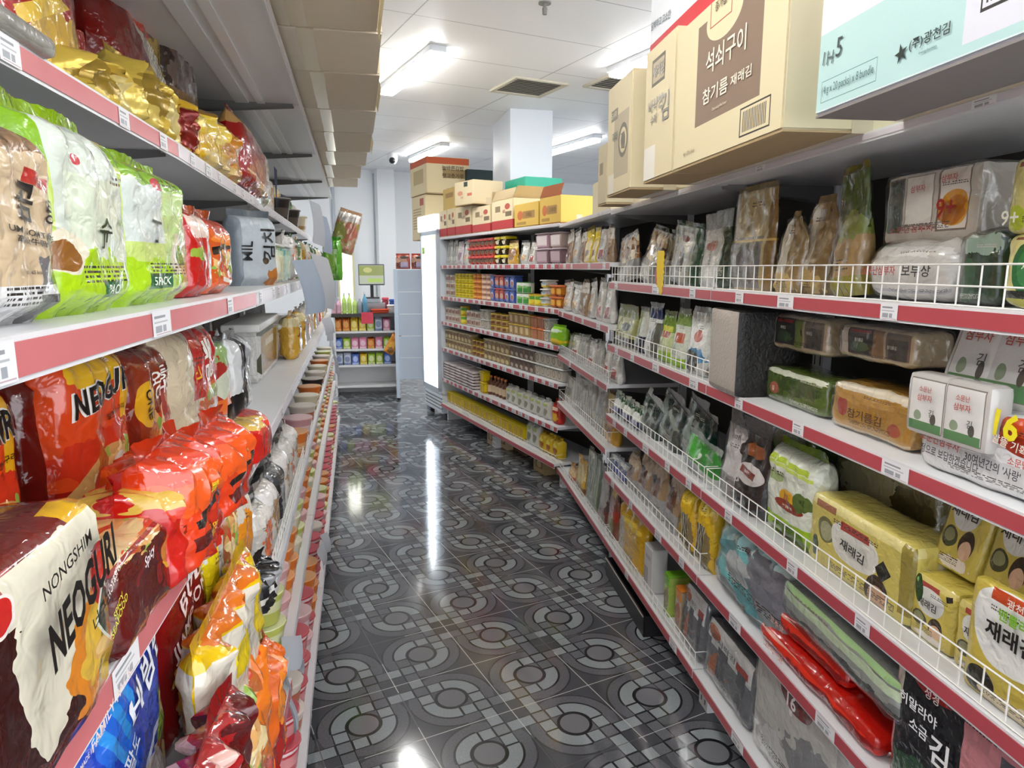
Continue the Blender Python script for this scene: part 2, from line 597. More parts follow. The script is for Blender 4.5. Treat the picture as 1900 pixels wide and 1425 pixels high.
def bay(run, s0, s1, shelves, name, label, group, back=0.42, ztop=1.9, strip=PINK, board=STEEL, ends=True, seed=1):
    rnd = random.Random(seed)
    sm = (s0 + s1) / 2; L = s1 - s0
    t = tag(empty(name, run.P(sm, 0, 0), run.rz), label, 'shelving', group)
    bm = B(); box(bm, -L / 2, L / 2, back, back + .02, .06, ztop); link('back_panel', bm, BACKP, t, False)
    for x in (-L / 2 + .015, L / 2 - .015):
        bm = B(); box(bm, x - .015, x + .015, back - .03, back + .03, 0, ztop)
        for k in range(int(ztop / .1)): box(bm, x - .003, x + .003, back - .031, back - .0305, .05 + k * .1, .1 + k * .1, 1)
        link('upright', bm, [STEEL, BLACK], t, False)
        if ends:
            bm = B(); box(bm, x - .015, x + .015, .05, back, .0, .1); link('base_foot', bm, [STEEL], t, False)
            bm = B(); box(bm, x - .02, x + .02, .045, .09, 0, .1)
            for z in (.03, .07): box(bm, x - .004, x + .004, .0445, .045, z - .01, z + .01, 1)
            link('front_foot', bm, [STEEL, BLACK], t, False)
    for sp in shelves:
        zb, q0, fence, ntag = sp[:4]; fx = sp[4] if len(sp) > 4 else None
        sh_ = .02 if zb > 1.83 and run.side > 0 else SH
        zt = zb + sh_
        bm = B()
        box(bm, -L / 2 + .002, L / 2 - .002, q0 + .004, back, zt - .02, zt)
        box(bm, -L / 2 + .002, L / 2 - .002, q0, q0 + .004, zb, zt + .001)
        sh = link('shelf', bm, board, t, False)
        bm = B(); box(bm, -L / 2 + .004, L / 2 - .004, q0 - .002, q0 - .0002, zb + .005, zt - .004)
        link('price_strip', bm, strip if zb < 1.83 else STRIPW, sh, False)
        for i in range(ntag):
            x = -L / 2 + L * (i + .3 + .45 * rnd.random()) / ntag
            w = .026 if rnd.random() < .8 else .04
            bm = B(); quad_uv(bm, x - w, x + w, zb + .003, zt - .001, q0 - .003); link('price_tag', bm, TAGM, sh, False)
        if fence:
            a, b = fx if fx else (-L / 2 + .01, L / 2 - .01)
            link('wire_fence', fence_mesh(a, b, q0 + .012, zt, fence), WIRE, sh)
        for x in (-L / 2 + .02, L / 2 - .02):
            bm = B()
            v = [bm.verts.new(c) for c in ((x, q0 + .03, zt - .021), (x, back, zt - .021), (x, back, zt - .08), (x, q0 + .03, zt - .03))]
            bm.faces.new(v); bmesh.ops.solidify(bm, geom=bm.faces[:], thickness=.002)
            link('bracket', bm, STEELD, sh, False)
    return t


R = Run(785, 0.93, 1)
FR = Run(358, 2.2798, 1)
LN = Run(700, 0.29, -1)
LF = Run(658, 0.235, -1)
LF.D = LN.P(1.75, 0, 0).dot(Vector((-LF.n.x, -LF.n.y, 0)))
SJ = LN.P(1.75, 0, 0).dot(LF.d)          # where the near left row meets the far left row


def fx(run, s0, s1, px0, px1, z):
    "local extent of a wire fence between photo pixels px0 and px1"
    sm = (s0 + s1) / 2
    a = sorted((s - sm) * -run.side for s in (run.s_at(px0, 0, z), run.s_at(px1, 0, z)))
    return (max(a[0], -(s1 - s0) / 2 + .01), min(a[1], (s1 - s0) / 2 - .01))


G = 'pink edged shelving bays on the right'
RZ = dict(T=1.835, S1=1.468, S2=1.155, S3=.79, S4=.475, S5=.115)
bay(R, .7, 2.15, [(1.835, 0, 0, 2), (1.468, 0, .075, 4), (1.155, 0, 0, 4), (.79, 0, .075, 4), (.475, 0, 0, 3), (.115, 0, 0, 2)], 'shelving_bay',
    'nearest right shelving bay with pink strips, stocked with laver packs', G, seed=3)
bay(R, 2.152, 3.40, [(1.835, 0, 0, 2), (1.468, 0, .075, 3), (1.155, 0, .075, 4, fx(R, 2.152, 3.4, 1133, 1325, 1.2)), (.79, 0, .075, 5), (.475, 0, .075, 4, fx(R, 2.152, 3.4, 1122, 1312, .52)), (.115, 0, .06, 2)], 'shelving_bay',
    'second right shelving bay, with wire fences along most of its shelves', G, seed=4)
bay(R, 3.402, 4.72, [(1.845, 0, 0, 2), (1.565, 0, 0, 4), (1.244, 0, 0, 4), (.94, 0, .07, 2), (.60, 0, .085, 0), (.115, 0, .06, 0)], 'shelving_bay',
    'third right shelving bay, holding pale pouches, at the bend of the row', G, seed=5)
G2 = 'shelving bays of the far right row'
FZ = [(1.855, 0, 0, 0), (1.565, 0, 0, 9), (1.255, 0, 0, 9), (1.0, 0, 0, 9), (.73, 0, 0, 9), (.413, 0, 0, 9), (.147, -.02, .06, 0)]
bay(FR, 4.19, 5.44, FZ, 'shelving_bay', 'far right shelving bay next to the bend, packed with small tubs and tins', G2, seed=6, ztop=1.92)
bay(FR, 5.442, 6.69, FZ, 'shelving_bay', 'farthest right shelving bay, beside the glass door fridge', G2, seed=7, ztop=1.92)

G3 = 'shelving bays of the left row'
LZ = dict(T=2.2, S1=1.82, S2=1.482, S3=1.118, S4=.79, S5=.48, S6=.115)
LBACK = .62
ls = [(2.2, -.05, 0, 0), (1.82, .15, 0, 5), (1.482, 0, 0, 3), (1.118, 0, 0, 5), (.79, 0, 0, 0), (.46, -.03, 0, 0), (.115, -.05, 0, 0)]
bay(LN, .35, 1.75, ls, 'shelving_bay', 'nearest left shelving bay, stocked with noodle multipacks', G3, back=LBACK, ztop=2.25, strip=PINKL, seed=8)
for i in range(4):
    a = SJ + .002 + i * 1.25
    bay(LF, a, a + 1.248, [(2.2, -.05, 0, 0), (1.82, .15, 0, 6), (1.482, 0, 0, 6), (1.118, 0, .0, 4), (.72, 0, .05, 3), (.46, -.015, 0, 3), (.115, -.04, 0, 2)], 'shelving_bay',
        'left shelving bay, ' + ('second from the camera, with cups under a tilted white shelf edge', 'third from the camera', 'fourth from the camera', 'farthest from the camera, at the row end with hanging paper sheets')[i], G3, back=LBACK, ztop=2.25, strip=plain('white_strip', sr('#d9d3da'), .3), seed=20 + i)

# ------------------------------------------------------------------ goods: builders
def tm(c): return plain('ink_' + c.strip('#'), sr(c), 0.35)


def nz(x, y, z=0): return noise.noise(Vector((x, y, z)))


def sstep(a, b, x):
    t = min(1, max(0, (x - a) / (b - a))); return t * t * (3 - 2 * t)


def finish(bm, name, mat, texts, surf, w, h, label, cat, group):
    mats = [mat]
    for T in texts:
        s, u, v, hf, c = T[:5]; rot = T[5] if len(T) > 5 else 0; o = T[6] if len(T) > 6 else {}
        m = tm(c)
        if m not in mats: mats.append(m)
        put_text(bm, s, (u - .5) * w, v * h, hf * h, mats.index(m), surf, rot, o.get('b', .02), o.get('wid') and o['wid'] * w, o.get('sh', 0), o.get('e', .002))
    ob = link(name, bm, mats)
    if mat.name in WRAPPED and w > .06: wrap(ob)
    return tag(ob, label, cat, group)


WRAPPED = set()


def wrap_mat():
    if 'clear_wrap' in MATS: return MATS['clear_wrap']
    m = bpy.data.materials.new('clear_wrap'); m.use_nodes = True; nt = m.node_tree; nt.nodes.clear()
    o = nt.nodes.new('ShaderNodeOutputMaterial'); mx = nt.nodes.new('ShaderNodeMixShader')
    t = nt.nodes.new('ShaderNodeBsdfTransparent'); g = nt.nodes.new('ShaderNodeBsdfGlossy'); f = nt.nodes.new('ShaderNodeLayerWeight')
    f.inputs[0].default_value = .5; g.inputs['Roughness'].default_value = .14
    fc = S(nt, f.outputs[1])
    k = fc * fc * fc * 0.45 + 0.05
    nt.links.new(k.k, mx.inputs[0]); nt.links.new(t.outputs[0], mx.inputs[1]); nt.links.new(g.outputs[0], mx.inputs[2]); nt.links.new(mx.outputs[0], o.inputs[0])
    MATS['clear_wrap'] = m
    return m


def wrap(ob, d0=.0035, amp=.006):
    "a crinkled clear film over a pack"
    bm = bmesh.new(); bm.from_mesh(ob.data)
    bmesh.ops.delete(bm, geom=[f for f in bm.faces if f.material_index > 0], context='FACES')
    bmesh.ops.delete(bm, geom=[v for v in bm.verts if not v.link_faces], context='VERTS')
    bm.normal_update()
    k = len(MATS) * 1.7 + len(bpy.data.objects) * .37
    for v in bm.verts:
        p = v.co
        r = 1 - abs(nz(p.x * 22 + k, p.y * 22 + p.z * 9, p.z * 16 + k)) * 2
        r = max(0, r) ** 3 + .5 * max(0, 1 - abs(nz(p.x * 55 + k, p.y * 40, p.z * 45)) * 2.5) ** 2
        v.co = p + v.normal * (d0 + amp * (r - .4 if r > .4 else 0))
        if v.co.z < .0005: v.co.z = .0005
    link('clear_wrap', bm, wrap_mat(), ob, smooth=False)


def bag(w, h, d, mat, label, name='noodle_multipack', cat='noodle pack', group=None, texts=(), seed=0, kind='pillow', wr=.006,
        seal=.02, sealmat=None, taper=.3, box=5, pleat=1.0, bseal=0, res=(24, 28), bulge=0, tw=.06):
    """a film bag standing on its bottom edge; origin under its middle, front towards -y"""
    nu, nv = res
    rs = seed * 7.31

    def thick(u, v):
        a = max(0.0, 1 - abs(2 * u - 1) ** box) ** .5
        if kind == 'pillow':
            p = (.45 + .55 * sstep(0, .13, v)) * max(0.0, 1 - (max(0, v - (1 - taper)) / taper) ** 2.4) ** .5
        else:                                        # pouch: thick at its foot, flat at its top
            p = (.6 + .4 * sstep(0, .1, v)) * (1 - sstep(.12, .97, v) * .93)
        return d / 2 * a * p + .0015

    def wrink(u, v, sd):
        k = sstep(.5, 1, v) * pleat + sstep(.22, 0, v) * .6 * pleat
        x = nz(u * 5 * w / .2 + rs, v * 5 * h / .25, sd) * wr + nz(u * 13 * w / .2, v * 11 * h / .25 + rs, sd + 9) * wr * .55
        x += wr * k * math.sin(u * 30 + 4 * nz(u * 3, v * 3, rs) + rs) * .8
        e = min(1, 8 * min(u, 1 - u)) * min(1, 12 * (1 - v))
        return x * e

    def pos(u, v, sgn):
        ww = w * (1 - tw * sstep(1 - taper, 1, v)) * (1 - .02 * sstep(.1, 0, v))
        t = thick(u, v)
        y = sgn * t + wrink(u, v, 3 if sgn < 0 else 40)
        ex = .004 * nz(v * 9 + rs, 5, sgn) * (1 if u < .02 or u > .98 else 0)
        return Vector(((u - .5) * ww + ex + bulge * nz(v * 3, rs, 2) * w * .05, y, v * h))

    def surf(x, z):
        "depth of the built front at (x, z), read off its mesh"
        v = min(.9999, max(0, z / h)) * nv; j = int(v); tv = v - j
        r0, r1 = fr[j], fr[j + 1]

        def on(r):
            for i in range(nu):
                a, b = r[i].co, r[i + 1].co
                if x <= b.x or i == nu - 1:
                    k = (x - a.x) / max(1e-6, b.x - a.x)
                    return a.y + (b.y - a.y) * min(1.2, max(-.2, k))
        return on(r0) * (1 - tv) + on(r1) * tv
    bm = B(); L = bm.loops.layers.uv.new('UV')
    us = [.5 - .5 * math.cos(math.pi * i / nu) * (1 if True else 0) for i in range(nu + 1)]
    us = [.5 * (a + i / nu) for i, a in enumerate(us)]
    vs = [i / nv for i in range(nv + 1)]
    fr = [[bm.verts.new(pos(u, v, -1)) for u in us] for v in vs]
    bk = [[bm.verts.new(pos(u, v, 1)) for u in us] for v in vs]
    for g, s in ((fr, 1), (bk, -1)):
        for j in range(nv):
            for i in range(nu):
                q = (g[j][i], g[j][i + 1], g[j + 1][i + 1], g[j + 1][i])
                uv = ((us[i], vs[j]), (us[i + 1], vs[j]), (us[i + 1], vs[j + 1]), (us[i], vs[j + 1]))
                if s < 0: q, uv = q[::-1], uv[::-1]
                f = bm.faces.new(q)
                for lp, c in zip(f.loops, uv): lp[L].uv = c
    for i, uu in ((0, 0), (nu, 1)):
        for j in range(nv):
            q = (bk[j][i], fr[j][i], fr[j + 1][i], bk[j + 1][i]) if i == 0 else (fr[j][i], bk[j][i], bk[j + 1][i], fr[j + 1][i])
            f = bm.faces.new(q)
            for lp in f.loops: lp[L].uv = (uu, vs[j])
    for j, vv in ((0, 0), (nv, 1)):
        for i in range(nu):
            q = (fr[j][i], bk[j][i], bk[j][i + 1], fr[j][i + 1]) if j == 0 else (fr[j][i + 1], bk[j][i + 1], bk[j][i], fr[j][i])
            f = bm.faces.new(q)
            for lp in f.loops: lp[L].uv = (us[i], vv)
    ob = finish(bm, name, mat, texts, surf, w, h, label, cat, group)
    for sl, z0, nm in ((seal, h, 'top_seal'), (bseal, 0, 'bottom_seal')):
        if not sl: continue
        bm = B(); n = 18; ww = w * (1 - tw) if z0 else w * .97
        rows = []
        for k in range(4):
            rw = []
            for i in range(n + 1):
                u = i / n
                zz = z0 + (sl * k / 3 - .001) * (1 if z0 else -1) + (.0018 * (i % 2) if k == 3 else 0)
                yy = .006 * (k / 3) * math.sin(u * 9 + rs) + .010 * (k / 3) * nz(u * 3, rs, 7) * pleat
                rw.append(bm.verts.new(((u - .5) * ww, yy + .001, zz)))
            rows.append(rw)
        for k in range(3):
            for i in range(n): bm.faces.new((rows[k][i], rows[k][i + 1], rows[k + 1][i + 1], rows[k + 1][i]))
        bmesh.ops.solidify(bm, geom=bm.faces[:], thickness=.0012)
        link(nm, bm, sealmat or mat, ob)
    return ob


def brick(w, h, d, mat, label, name='laver_multipack', cat='laver pack', group=None, texts=(), seed=0, r=.018, wr=.004, cuts=9, fold=None, parts=()):
    "a film wrapped block with rounded edges; FOLD material adds gathered film folds on its ends"
    r = min(r, w * .45, h * .45, d * .45)
    bm = B(); bmesh.ops.create_cube(bm, size=1)
    bmesh.ops.subdivide_edges(bm, edges=bm.edges[:], cuts=cuts, use_grid_fill=True)
    hw = Vector((w / 2, d / 2, h / 2))
    L = bm.loops.layers.uv.new('UV')
    bm.normal_update()
    for f in bm.faces:
        n = f.normal
        for lp in f.loops:
            p = lp.vert.co
            u, v, t = p.x + .5, p.z + .5, p.y + .5
            if abs(n.y) > .5: c = (u, v) if n.y < 0 else (u + 5, v)
            elif abs(n.z) > .5: c = (u, 1 + t * d / h) if n.z > 0 else (u, -t * d / h)
            else: c = (1 + t * d / w, v) if n.x > 0 else (-t * d / w, v)
            lp[L].uv = c

    def remap(t):     # crowd the cuts towards the edges
        return .5 * math.copysign(abs(2 * t) ** .8, t)
    rs = seed * 5.17

    def disp(x, z): return nz(x * 28 + rs, z * 28, 1) * wr + nz(x * 70, z * 50 + rs, 4) * wr * .5
    for v in bm.verts:
        p = Vector((remap(v.co.x) * w, remap(v.co.y) * d, remap(v.co.z) * h))
        q = Vector([max(-(a - r), min(a - r, b)) for a, b in zip(hw, p)])
        e = p - q
        if e.length > 1e-6: p = q + e.normalized() * r
        dd = nz(p.x * 28 + rs, p.z * 28 + p.y * 20, 1) * wr + nz(p.x * 70, p.z * 50 + rs + p.y * 40, 4) * wr * .5
        nrm = e.normalized() if e.length > 1e-6 else Vector((0, 0, 1))
        v.co = p + nrm * dd + Vector((0, 0, h / 2))

    def surf(x, z): return -d / 2 - wr * 1.9
    ob = finish(bm, name, mat, texts, surf, w, h, label, cat, group)
    if fold is not None:
        for sx in (-1, 1):
            bm = B(); n = 12
            c0 = bm.verts.new((sx * (w / 2 + .02), 0, h * .5))
            ring = []
            for i in range(n * 2):
                a = math.pi * i / n
                k = 1 + .25 * math.sin(a * 7 + rs)
                ring.append(bm.verts.new((sx * (w / 2 - .003 + .012 * (k - 1)), d * .42 * math.cos(a) * k * .8, h * .5 + h * .4 * math.sin(a) * k * .8)))
            for i in range(n * 2): bm.faces.new((c0, ring[i], ring[(i + 1) % (n * 2)]))
            link('folded_end', bm, fold, ob)
    return ob


def carton(w, h, d, mat, label, group='cartons on the shelf tops', texts=(), flapmat=None, tape=True, flaps=0, name='carton', tapemat=None):
    bm = B(); L = bm.loops.layers.uv.new('UV')
    vs = box(bm, -w / 2, w / 2, -d / 2, d / 2, 0, h)
    bm.normal_update()
    for f in bm.faces:
        n = f.normal
        for lp in f.loops:
            p = lp.vert.co; u, v, t = p.x / w + .5, p.z / h, p.y / d + .5
            if abs(n.y) > .5: c = (u, v) if n.y < 0 else (u + 5, v)
            elif abs(n.z) > .5: c = (u + 5, 5 + t)
            else: c = (1 + t * d / w, v) if n.x > 0 else (-t * d / w, v)
            lp[L].uv = c
    bmesh.ops.bevel(bm, geom=bm.edges[:], offset=.004, segments=2, affect='EDGES')
    ob = finish(bm, name, mat, texts, lambda x, z: -d / 2, w, h, label, 'box', group)
    fm = flapmat or mat
    for y0, y1 in ((-d / 2 + .002, -.003), (.003, d / 2 - .002)):
        bm = B(); box(bm, -w / 2 + .001, w / 2 - .001, y0, y1, -.004, .0005); link('bottom_flap', bm, fm, ob, False)
    if tape:
        bm = B(); box(bm, -w / 2 - .0006, w / 2 + .0006, -.024, .024, -.0046, -.004)
        for sx in (-1, 1): box(bm, sx * (w / 2 + .0003) - .0004, sx * (w / 2 + .0003) + .0004, -.024, .024, -.004, .055)
        link('packing_tape', bm, tapemat or TAPE, ob, False)
        bm = B(); box(bm, -w / 2 - .0006, w / 2 + .0006, -.024, .024, h, h + .0007); link('packing_tape', bm, tapemat or TAPE, ob, False)
    for k in range(flaps):          # open flaps standing up or hanging out
        bm = B(); a = (-.35, 1.0, .5, -.2)[k]
        q = [(-w / 2, -d / 2, h), (w / 2, -d / 2, h), (w / 2, d / 2, h), (-w / 2, d / 2, h)]
        p0, p1 = Vector(q[k]), Vector(q[(k + 1) % 4])
        out = Vector(((0, -1, 0), (1, 0, 0), (0, 1, 0), (-1, 0, 0))[k])
        ln = d * .3
        v = [bm.verts.new(c) for c in (p0, p1, p1 + out * ln * a + Vector((0, 0, ln * .9)), p0 + out * ln * a + Vector((0, 0, ln * .9)))]
        bm.faces.new(v); bmesh.ops.solidify(bm, geom=bm.faces[:], thickness=.004); link('open_flap', bm, fm, ob, False)
    return ob


def cup(r0, r1, h, mat, lid, label, name='noodle_cup', cat='cup noodles', group=None, n=20, texts=()):
    bm = B(); lathe(bm, [(r0 * .92, 0), (r0, .004), (r1, h), (r1 + .004, h + .001), (r1 + .004, h + .005), (r1 - .002, h + .006)], n)
    ob = finish(bm, name, mat, texts, lambda x, z: -(r0 + (r1 - r0) * z / h), 2 * r0, h, label, cat, group)
    bm = B(); lathe(bm, [(r1 + .003, h + .0055), (r1 + .002, h + .0085), (0.001, h + .0095)], n); link('lid', bm, lid, ob)
    return ob


def tub(w, h, d, mat, lid, label, name='food_tub', cat='tub', group=None, lh=.18):
    "small squarish container with a coloured lid"
    bm = B(); L = bm.loops.layers.uv.new('UV'); vs = box(bm, -w / 2, w / 2, -d / 2, d / 2, 0, h * (1 - lh))
    for v in vs:
        if v.co.z < h * .1: v.co.x *= .88; v.co.y *= .88
    for f in bm.faces:
        for lp in f.loops: lp[L].uv = (lp.vert.co.x / w + .5, lp.vert.co.z / h)
    bmesh.ops.bevel(bm, geom=bm.edges[:], offset=min(w, d) * .12, segments=2, affect='EDGES')
    ob = tag(link(name, bm, mat), label, cat, group)
    bm = B(); box(bm, -w / 2 - .003, w / 2 + .003, -d / 2 - .003, d / 2 + .003, h * (1 - lh) - .001, h, bev=min(w, d) * .08); link('lid', bm, lid, ob)
    return ob


def can(r, h, mat, rim, label, name='food_can', cat='can', group=None, n=16):
    bm = B(); lathe(bm, [(r * .97, .003), (r, .006), (r, h - .006), (r * .97, h - .003)], n)
    ob = tag(link(name, bm, mat), label, cat, group)
    bm = B(); lathe(bm, [(r * .985, h - .004), (r + .001, h - .003), (r + .001, h), (r * .93, h), (r * .9, h - .003), (.001, h - .003)], n); link('rim', bm, rim, ob)
    return ob


def bottle(r, h, mat, capm, label, name='bottle', cat='bottle', group=None, lab=None, n=16):
    bm = B(); lathe(bm, [(r * .9, 0), (r, .008), (r, h * .6), (r * .8, h * .7), (r * .36, h * .8), (r * .34, h * .92)], n)
    ob = tag(link(name, bm, mat), label, cat, group)
    bm = B(); lathe(bm, [(r * .42, h * .9), (r * .42, h), (.001, h)], 12); link('cap', bm, capm, ob)
    if lab is not None:
        bm = B(); lathe(bm, [(r + .0006, h * .15), (r + .0006, h * .52)], n); link('label', bm, lab, ob)
    return ob


def set_at(ob, run, s, q, z, rz=0, lean=0, roll=0):
    M = Matrix.Translation(run.P(s, q, z)) @ Matrix.Rotation(run.rz + math.radians(rz), 4, 'Z') @ Matrix.Rotation(math.radians(lean), 4, 'X') @ Matrix.Rotation(math.radians(roll), 4, 'Y')
    ob.matrix_world = M
    return ob


def span(run, z, x0, x1, ytop, q, zmid=None):
    "where a front between photo pixels x0 and x1, up to pixel row ytop, stands: (middle s, width, height)"
    zz = z + .1 if zmid is None else zmid
    a, b = run.s_at(x0, q, zz), run.s_at(x1, q, zz)
    s = (a + b) / 2
    return s, abs(a - b), run.z_at(ytop, s, q) - z


def put(fn, run, z, x0, x1, ytop, q, d, mat, label, rz=0, lean=0, roll=0, h=None, wk=.97, **kw):
    s, w, hh = span(run, z, x0, x1, ytop, q)
    hh = h or hh
    sl = kw.get('seal', .02) if fn is bag else 0
    ob = fn(w * wk, hh - sl, d, mat, label, **kw)
    return set_at(ob, run, s, q + d / 2 + .002, z + .0015, rz, lean, roll)


ORD = ['first', 'second', 'third', 'fourth', 'fifth', 'sixth', 'seventh', 'eighth', 'ninth', 'tenth', 'eleventh', 'twelfth', 'thirteenth', 'fourteenth', 'fifteenth', 'sixteenth', 'seventeenth', 'eighteenth', 'nineteenth', 'twentieth']
TAPE = plain('packing_tape', sr('#cdbfa4'), 0.2)
KRAFT = plain('kraft_board', sr('#b59c74'), 0.7, var=.1, scale=20)


def NTH(k):
    if k < 20: return ORD[k]
    return ('twentieth', 'thirtieth')[k // 10 - 2] if k % 10 == 9 and False else ('twenty-', 'thirty-')[(k + 1) // 10 - 2] + ORD[(k + 1) % 10 - 1] if (k + 1) % 10 else 'thirtieth'

# ------------------------------------------------------------------ right side: cartons on the top shelf
zT, z1, z2, z3, z4, z5 = [v + SH for v in (1.817, 1.468, 1.155, .79, .475, .115)]
KR = '#d9cdaa'
BARC = [('r', .8, .13, .115, .085, '#2c2723'), ('r', .8, .13, .108, .075, KR), ('s', .8, .13, .09, .06, '#3a342c', 0, 15)]
GC = 'cartons on the right top shelf'
QB = -.185


def tbox(x0, x1, h, d, m, label, texts=(), q=QB, dz=.004, x1s=None, **k):
    a = R.s_at(x0, q, zT + .1); b = R.s_at(x1, q, zT + .1) if x1s is None else x1s
    ob = carton(a - b - .004, h, d, m, label, GC, texts, **k)
    return set_at(ob, R, (a + b) / 2, q + d / 2, zT + dz)


m = pmat('carton_teal', '#dddfea', [('r', .5, -.05, 1.1, .42, '#b7d9d8'), ('r', .5, .005, .6, .012, '#d6e4e6'),
    ('r', .78, .24, .17, .19, '#dcdee8'), ('r', .76, .25, .105, .115, '#2b2a2c'), ('r', .76, .25, .1, .103, '#dcdee8'), ('s', .76, .25, .09, .09, '#39383a', 0, 15),
    ('r', .165, .1, .135, .05, '#5d8a8c'), ('r', .165, .1, .133, .0465, '#b7d9d8')], .45, .03)
tbox(1517, 0, .38, .38, m, 'pale blue and lilac carton with a barcode, nearest on the right top shelf',
    [('1H', .06, .25, .06, '#54686a', -8, dict(b=0)), ('5', .115, .275, .085, '#3b4a4c', -4, dict(b=0)), ('(4 g x 20 packs) x 8 bundle', .165, .1, .05, '#40666a', 0, dict(wid=.25, b=0)),
     ('(주)광천김', .5, .13, .05, '#2d3a3c', 0, dict(b=.02, wid=.14)), ('★', .4, .12, .075, '#24302f', 12), ('kwangcheonkim', .5, .085, .014, '#5d8284'), ('바삭하고 고소한 재래김', .5, .4, .05, '#e8f0f2', 0, dict(b=.02))],
    x1s=.69, flapmat=plain('grey_board', sr('#8c8584'), .6, var=.1, scale=30))
m = pmat('carton_grill', KR, [('r', .54, .57, .29, .33, '#85705f'), ('e', .5, .86, .165, .14, KR), ('r', .47, .93, .1, .1, '#a54a3e'), ('r', .47, .93, .093, .092, KR)] + BARC, .6, .03, 25)
tbox(1250, 1457, .385, .36, m, 'brown carton printed with a dark panel for grilled laver, on the right top shelf',
    [('종가집', .47, .94, .06, '#54402f'), ('석쇠구이', .53, .62, .15, '#f0e6d0', 0, dict(wid=.36)), ('참기름', .45, .41, .1, '#f0e6d0', 0, dict(wid=.24)), ('재래김', .68, .41, .065, '#f0e6d0', 0, dict(wid=.17)), ('Charcoal grilled laver', .5, .3, .025, '#d8c8ae'), ('4g x 20 x 6set', .2, .085, .035, '#8b7755')], flapmat=KRAFT)
m = pmat('carton_sugi', KR, [('r', .45, .8, .22, .1, '#6c655a'), ('r', .45, .8, .19, .075, '#bdb096'), ('r', .22, .12, .2, .14, '#e6e3da')], .6, .03, 25)
tbox(1194, 1249, .41, .36, m, 'narrow tan carton with a white sticker, between the panel carton and the rounded print one',
    [('재래김', .47, .8, .09, '#5b5348'), ('바삭한', .4, .56, .1, '#6f675b', 0, dict(wid=.5)), ('수제', .35, .45, .08, '#6f675b'), ('김', .72, .5, .2, '#5d564b')], flapmat=KRAFT)
m = pmat('carton_wheel', KR, [('r', .6, .42, .3, .28, '#b8ad92'), ('e', .68, .45, .19, .15, '#777064'), ('e', .68, .45, .14, .11, KR), ('e', .68, .45, .09, .07, '#8a8272'), ('r', .3, .72, .14, .05, '#8a8272'), ('r', .2, .1, .12, .09, '#e4dfd0')], .6, .03, 25)
tbox(1126, 1170, .41, .3, m, 'tan carton with a grey round print, fourth along the right top shelf',
    [('재래', .35, .52, .09, '#6a6356'), ('김', .68, .45, .14, '#6a6356'), ('도시락', .3, .72, .06, '#d8ccb0')], flapmat=KRAFT)
tbox(1109, 1125, .26, .3, pmat('carton_plain', '#d2c6a4', [('r', .4, .6, .2, .1, '#9a8c6c')], .6, .03), 'small plain tan carton, fifth along the right top shelf', flapmat=KRAFT, q=-.12)
m = pmat('carton_red_band', '#e4e9f1', [('r', .5, .1, .6, .1, '#c9323c')], .5, .02)
tbox(1199, 1316, .3, .34, m, 'white carton with a red bottom band, lying on top of the tan cartons', [('맛있는 전통의 광천김', .3, .1, .07, '#f3dcd8'), ('담백하고 고소한', .2, .36, .09, '#5c6a78', -6)], q=-.13, dz=.42)
m = pmat('carton_cream', '#e4d9b8', [('e', .78, .4, .14, .22, '#6e5f46'), ('e', .78, .4, .12, .19, '#e4d9b8'), ('r', .35, .42, .08, .1, '#e8e2d0')], .6, .03)
ob = carton(.38, .17, .3, m, 'small cream carton with a heart shaped mark, right of the yellow cartons', GC, [('김', .78, .4, .18, '#6e5f46'), ('국산 100%', .4, .85, .05, '#5a4c38')])
set_at(ob, R, 3.715, .03 + .15, 1.865 + .006)

# ------------------------------------------------------------------ right side: goods
CLR = dict(rough=.14, wr=.85, wscale=30, coat=.8)
FILM = dict(rough=.18, wr=.6, wscale=45, coat=.6)


_pm = pmat


def pmat(name, base, layers=(), rough=0.28, wr=0.25, wscale=60, **k):
    if k.get('coat', 0) > .7: WRAPPED.add(name)
    if name not in MATS and k.get('coat', 0) in (.6, .8) and not isinstance(base, list):
        r_ = random.Random(name); dk = sum(col(base)) < .6
        layers = list(layers) + [('t', r_.uniform(.3, .7), r_.uniform(.1, .3), r_.uniform(.16, .3), .05, '#c9c4ba' if dk else '#3a342e', 0, 4), ('t', r_.uniform(.25, .75), r_.uniform(.72, .9), r_.uniform(.1, .2), .03, '#d8d2c8' if dk else '#4a3a34', 0, 2)]
    return _pm(name, base, layers, rough, wr, wscale, **k)


def film(name, alpha=.35, c=(.9, .92, .92)):
    "thin clear film: mostly see-through with bright glints"
    if name in MATS: return MATS[name]
    m, nt, bs = newmat(name)
    setc(nt, bs.inputs['Base Color'], c); bs.inputs['Roughness'].default_value = .12; bs.inputs['Alpha'].default_value = alpha
    bs.inputs['Specular IOR Level'].default_value = .7
    oc = nt.nodes.new('ShaderNodeTexCoord'); t = tex(nt, 'noise', 30, oc.outputs['Object'], 2); bump(nt, bs, t.outputs[0], .7, .015)
    MATS[name] = m
    return m


CLEAR = film('clear_film', .22)
GL = 'laver packs on the right shelves'
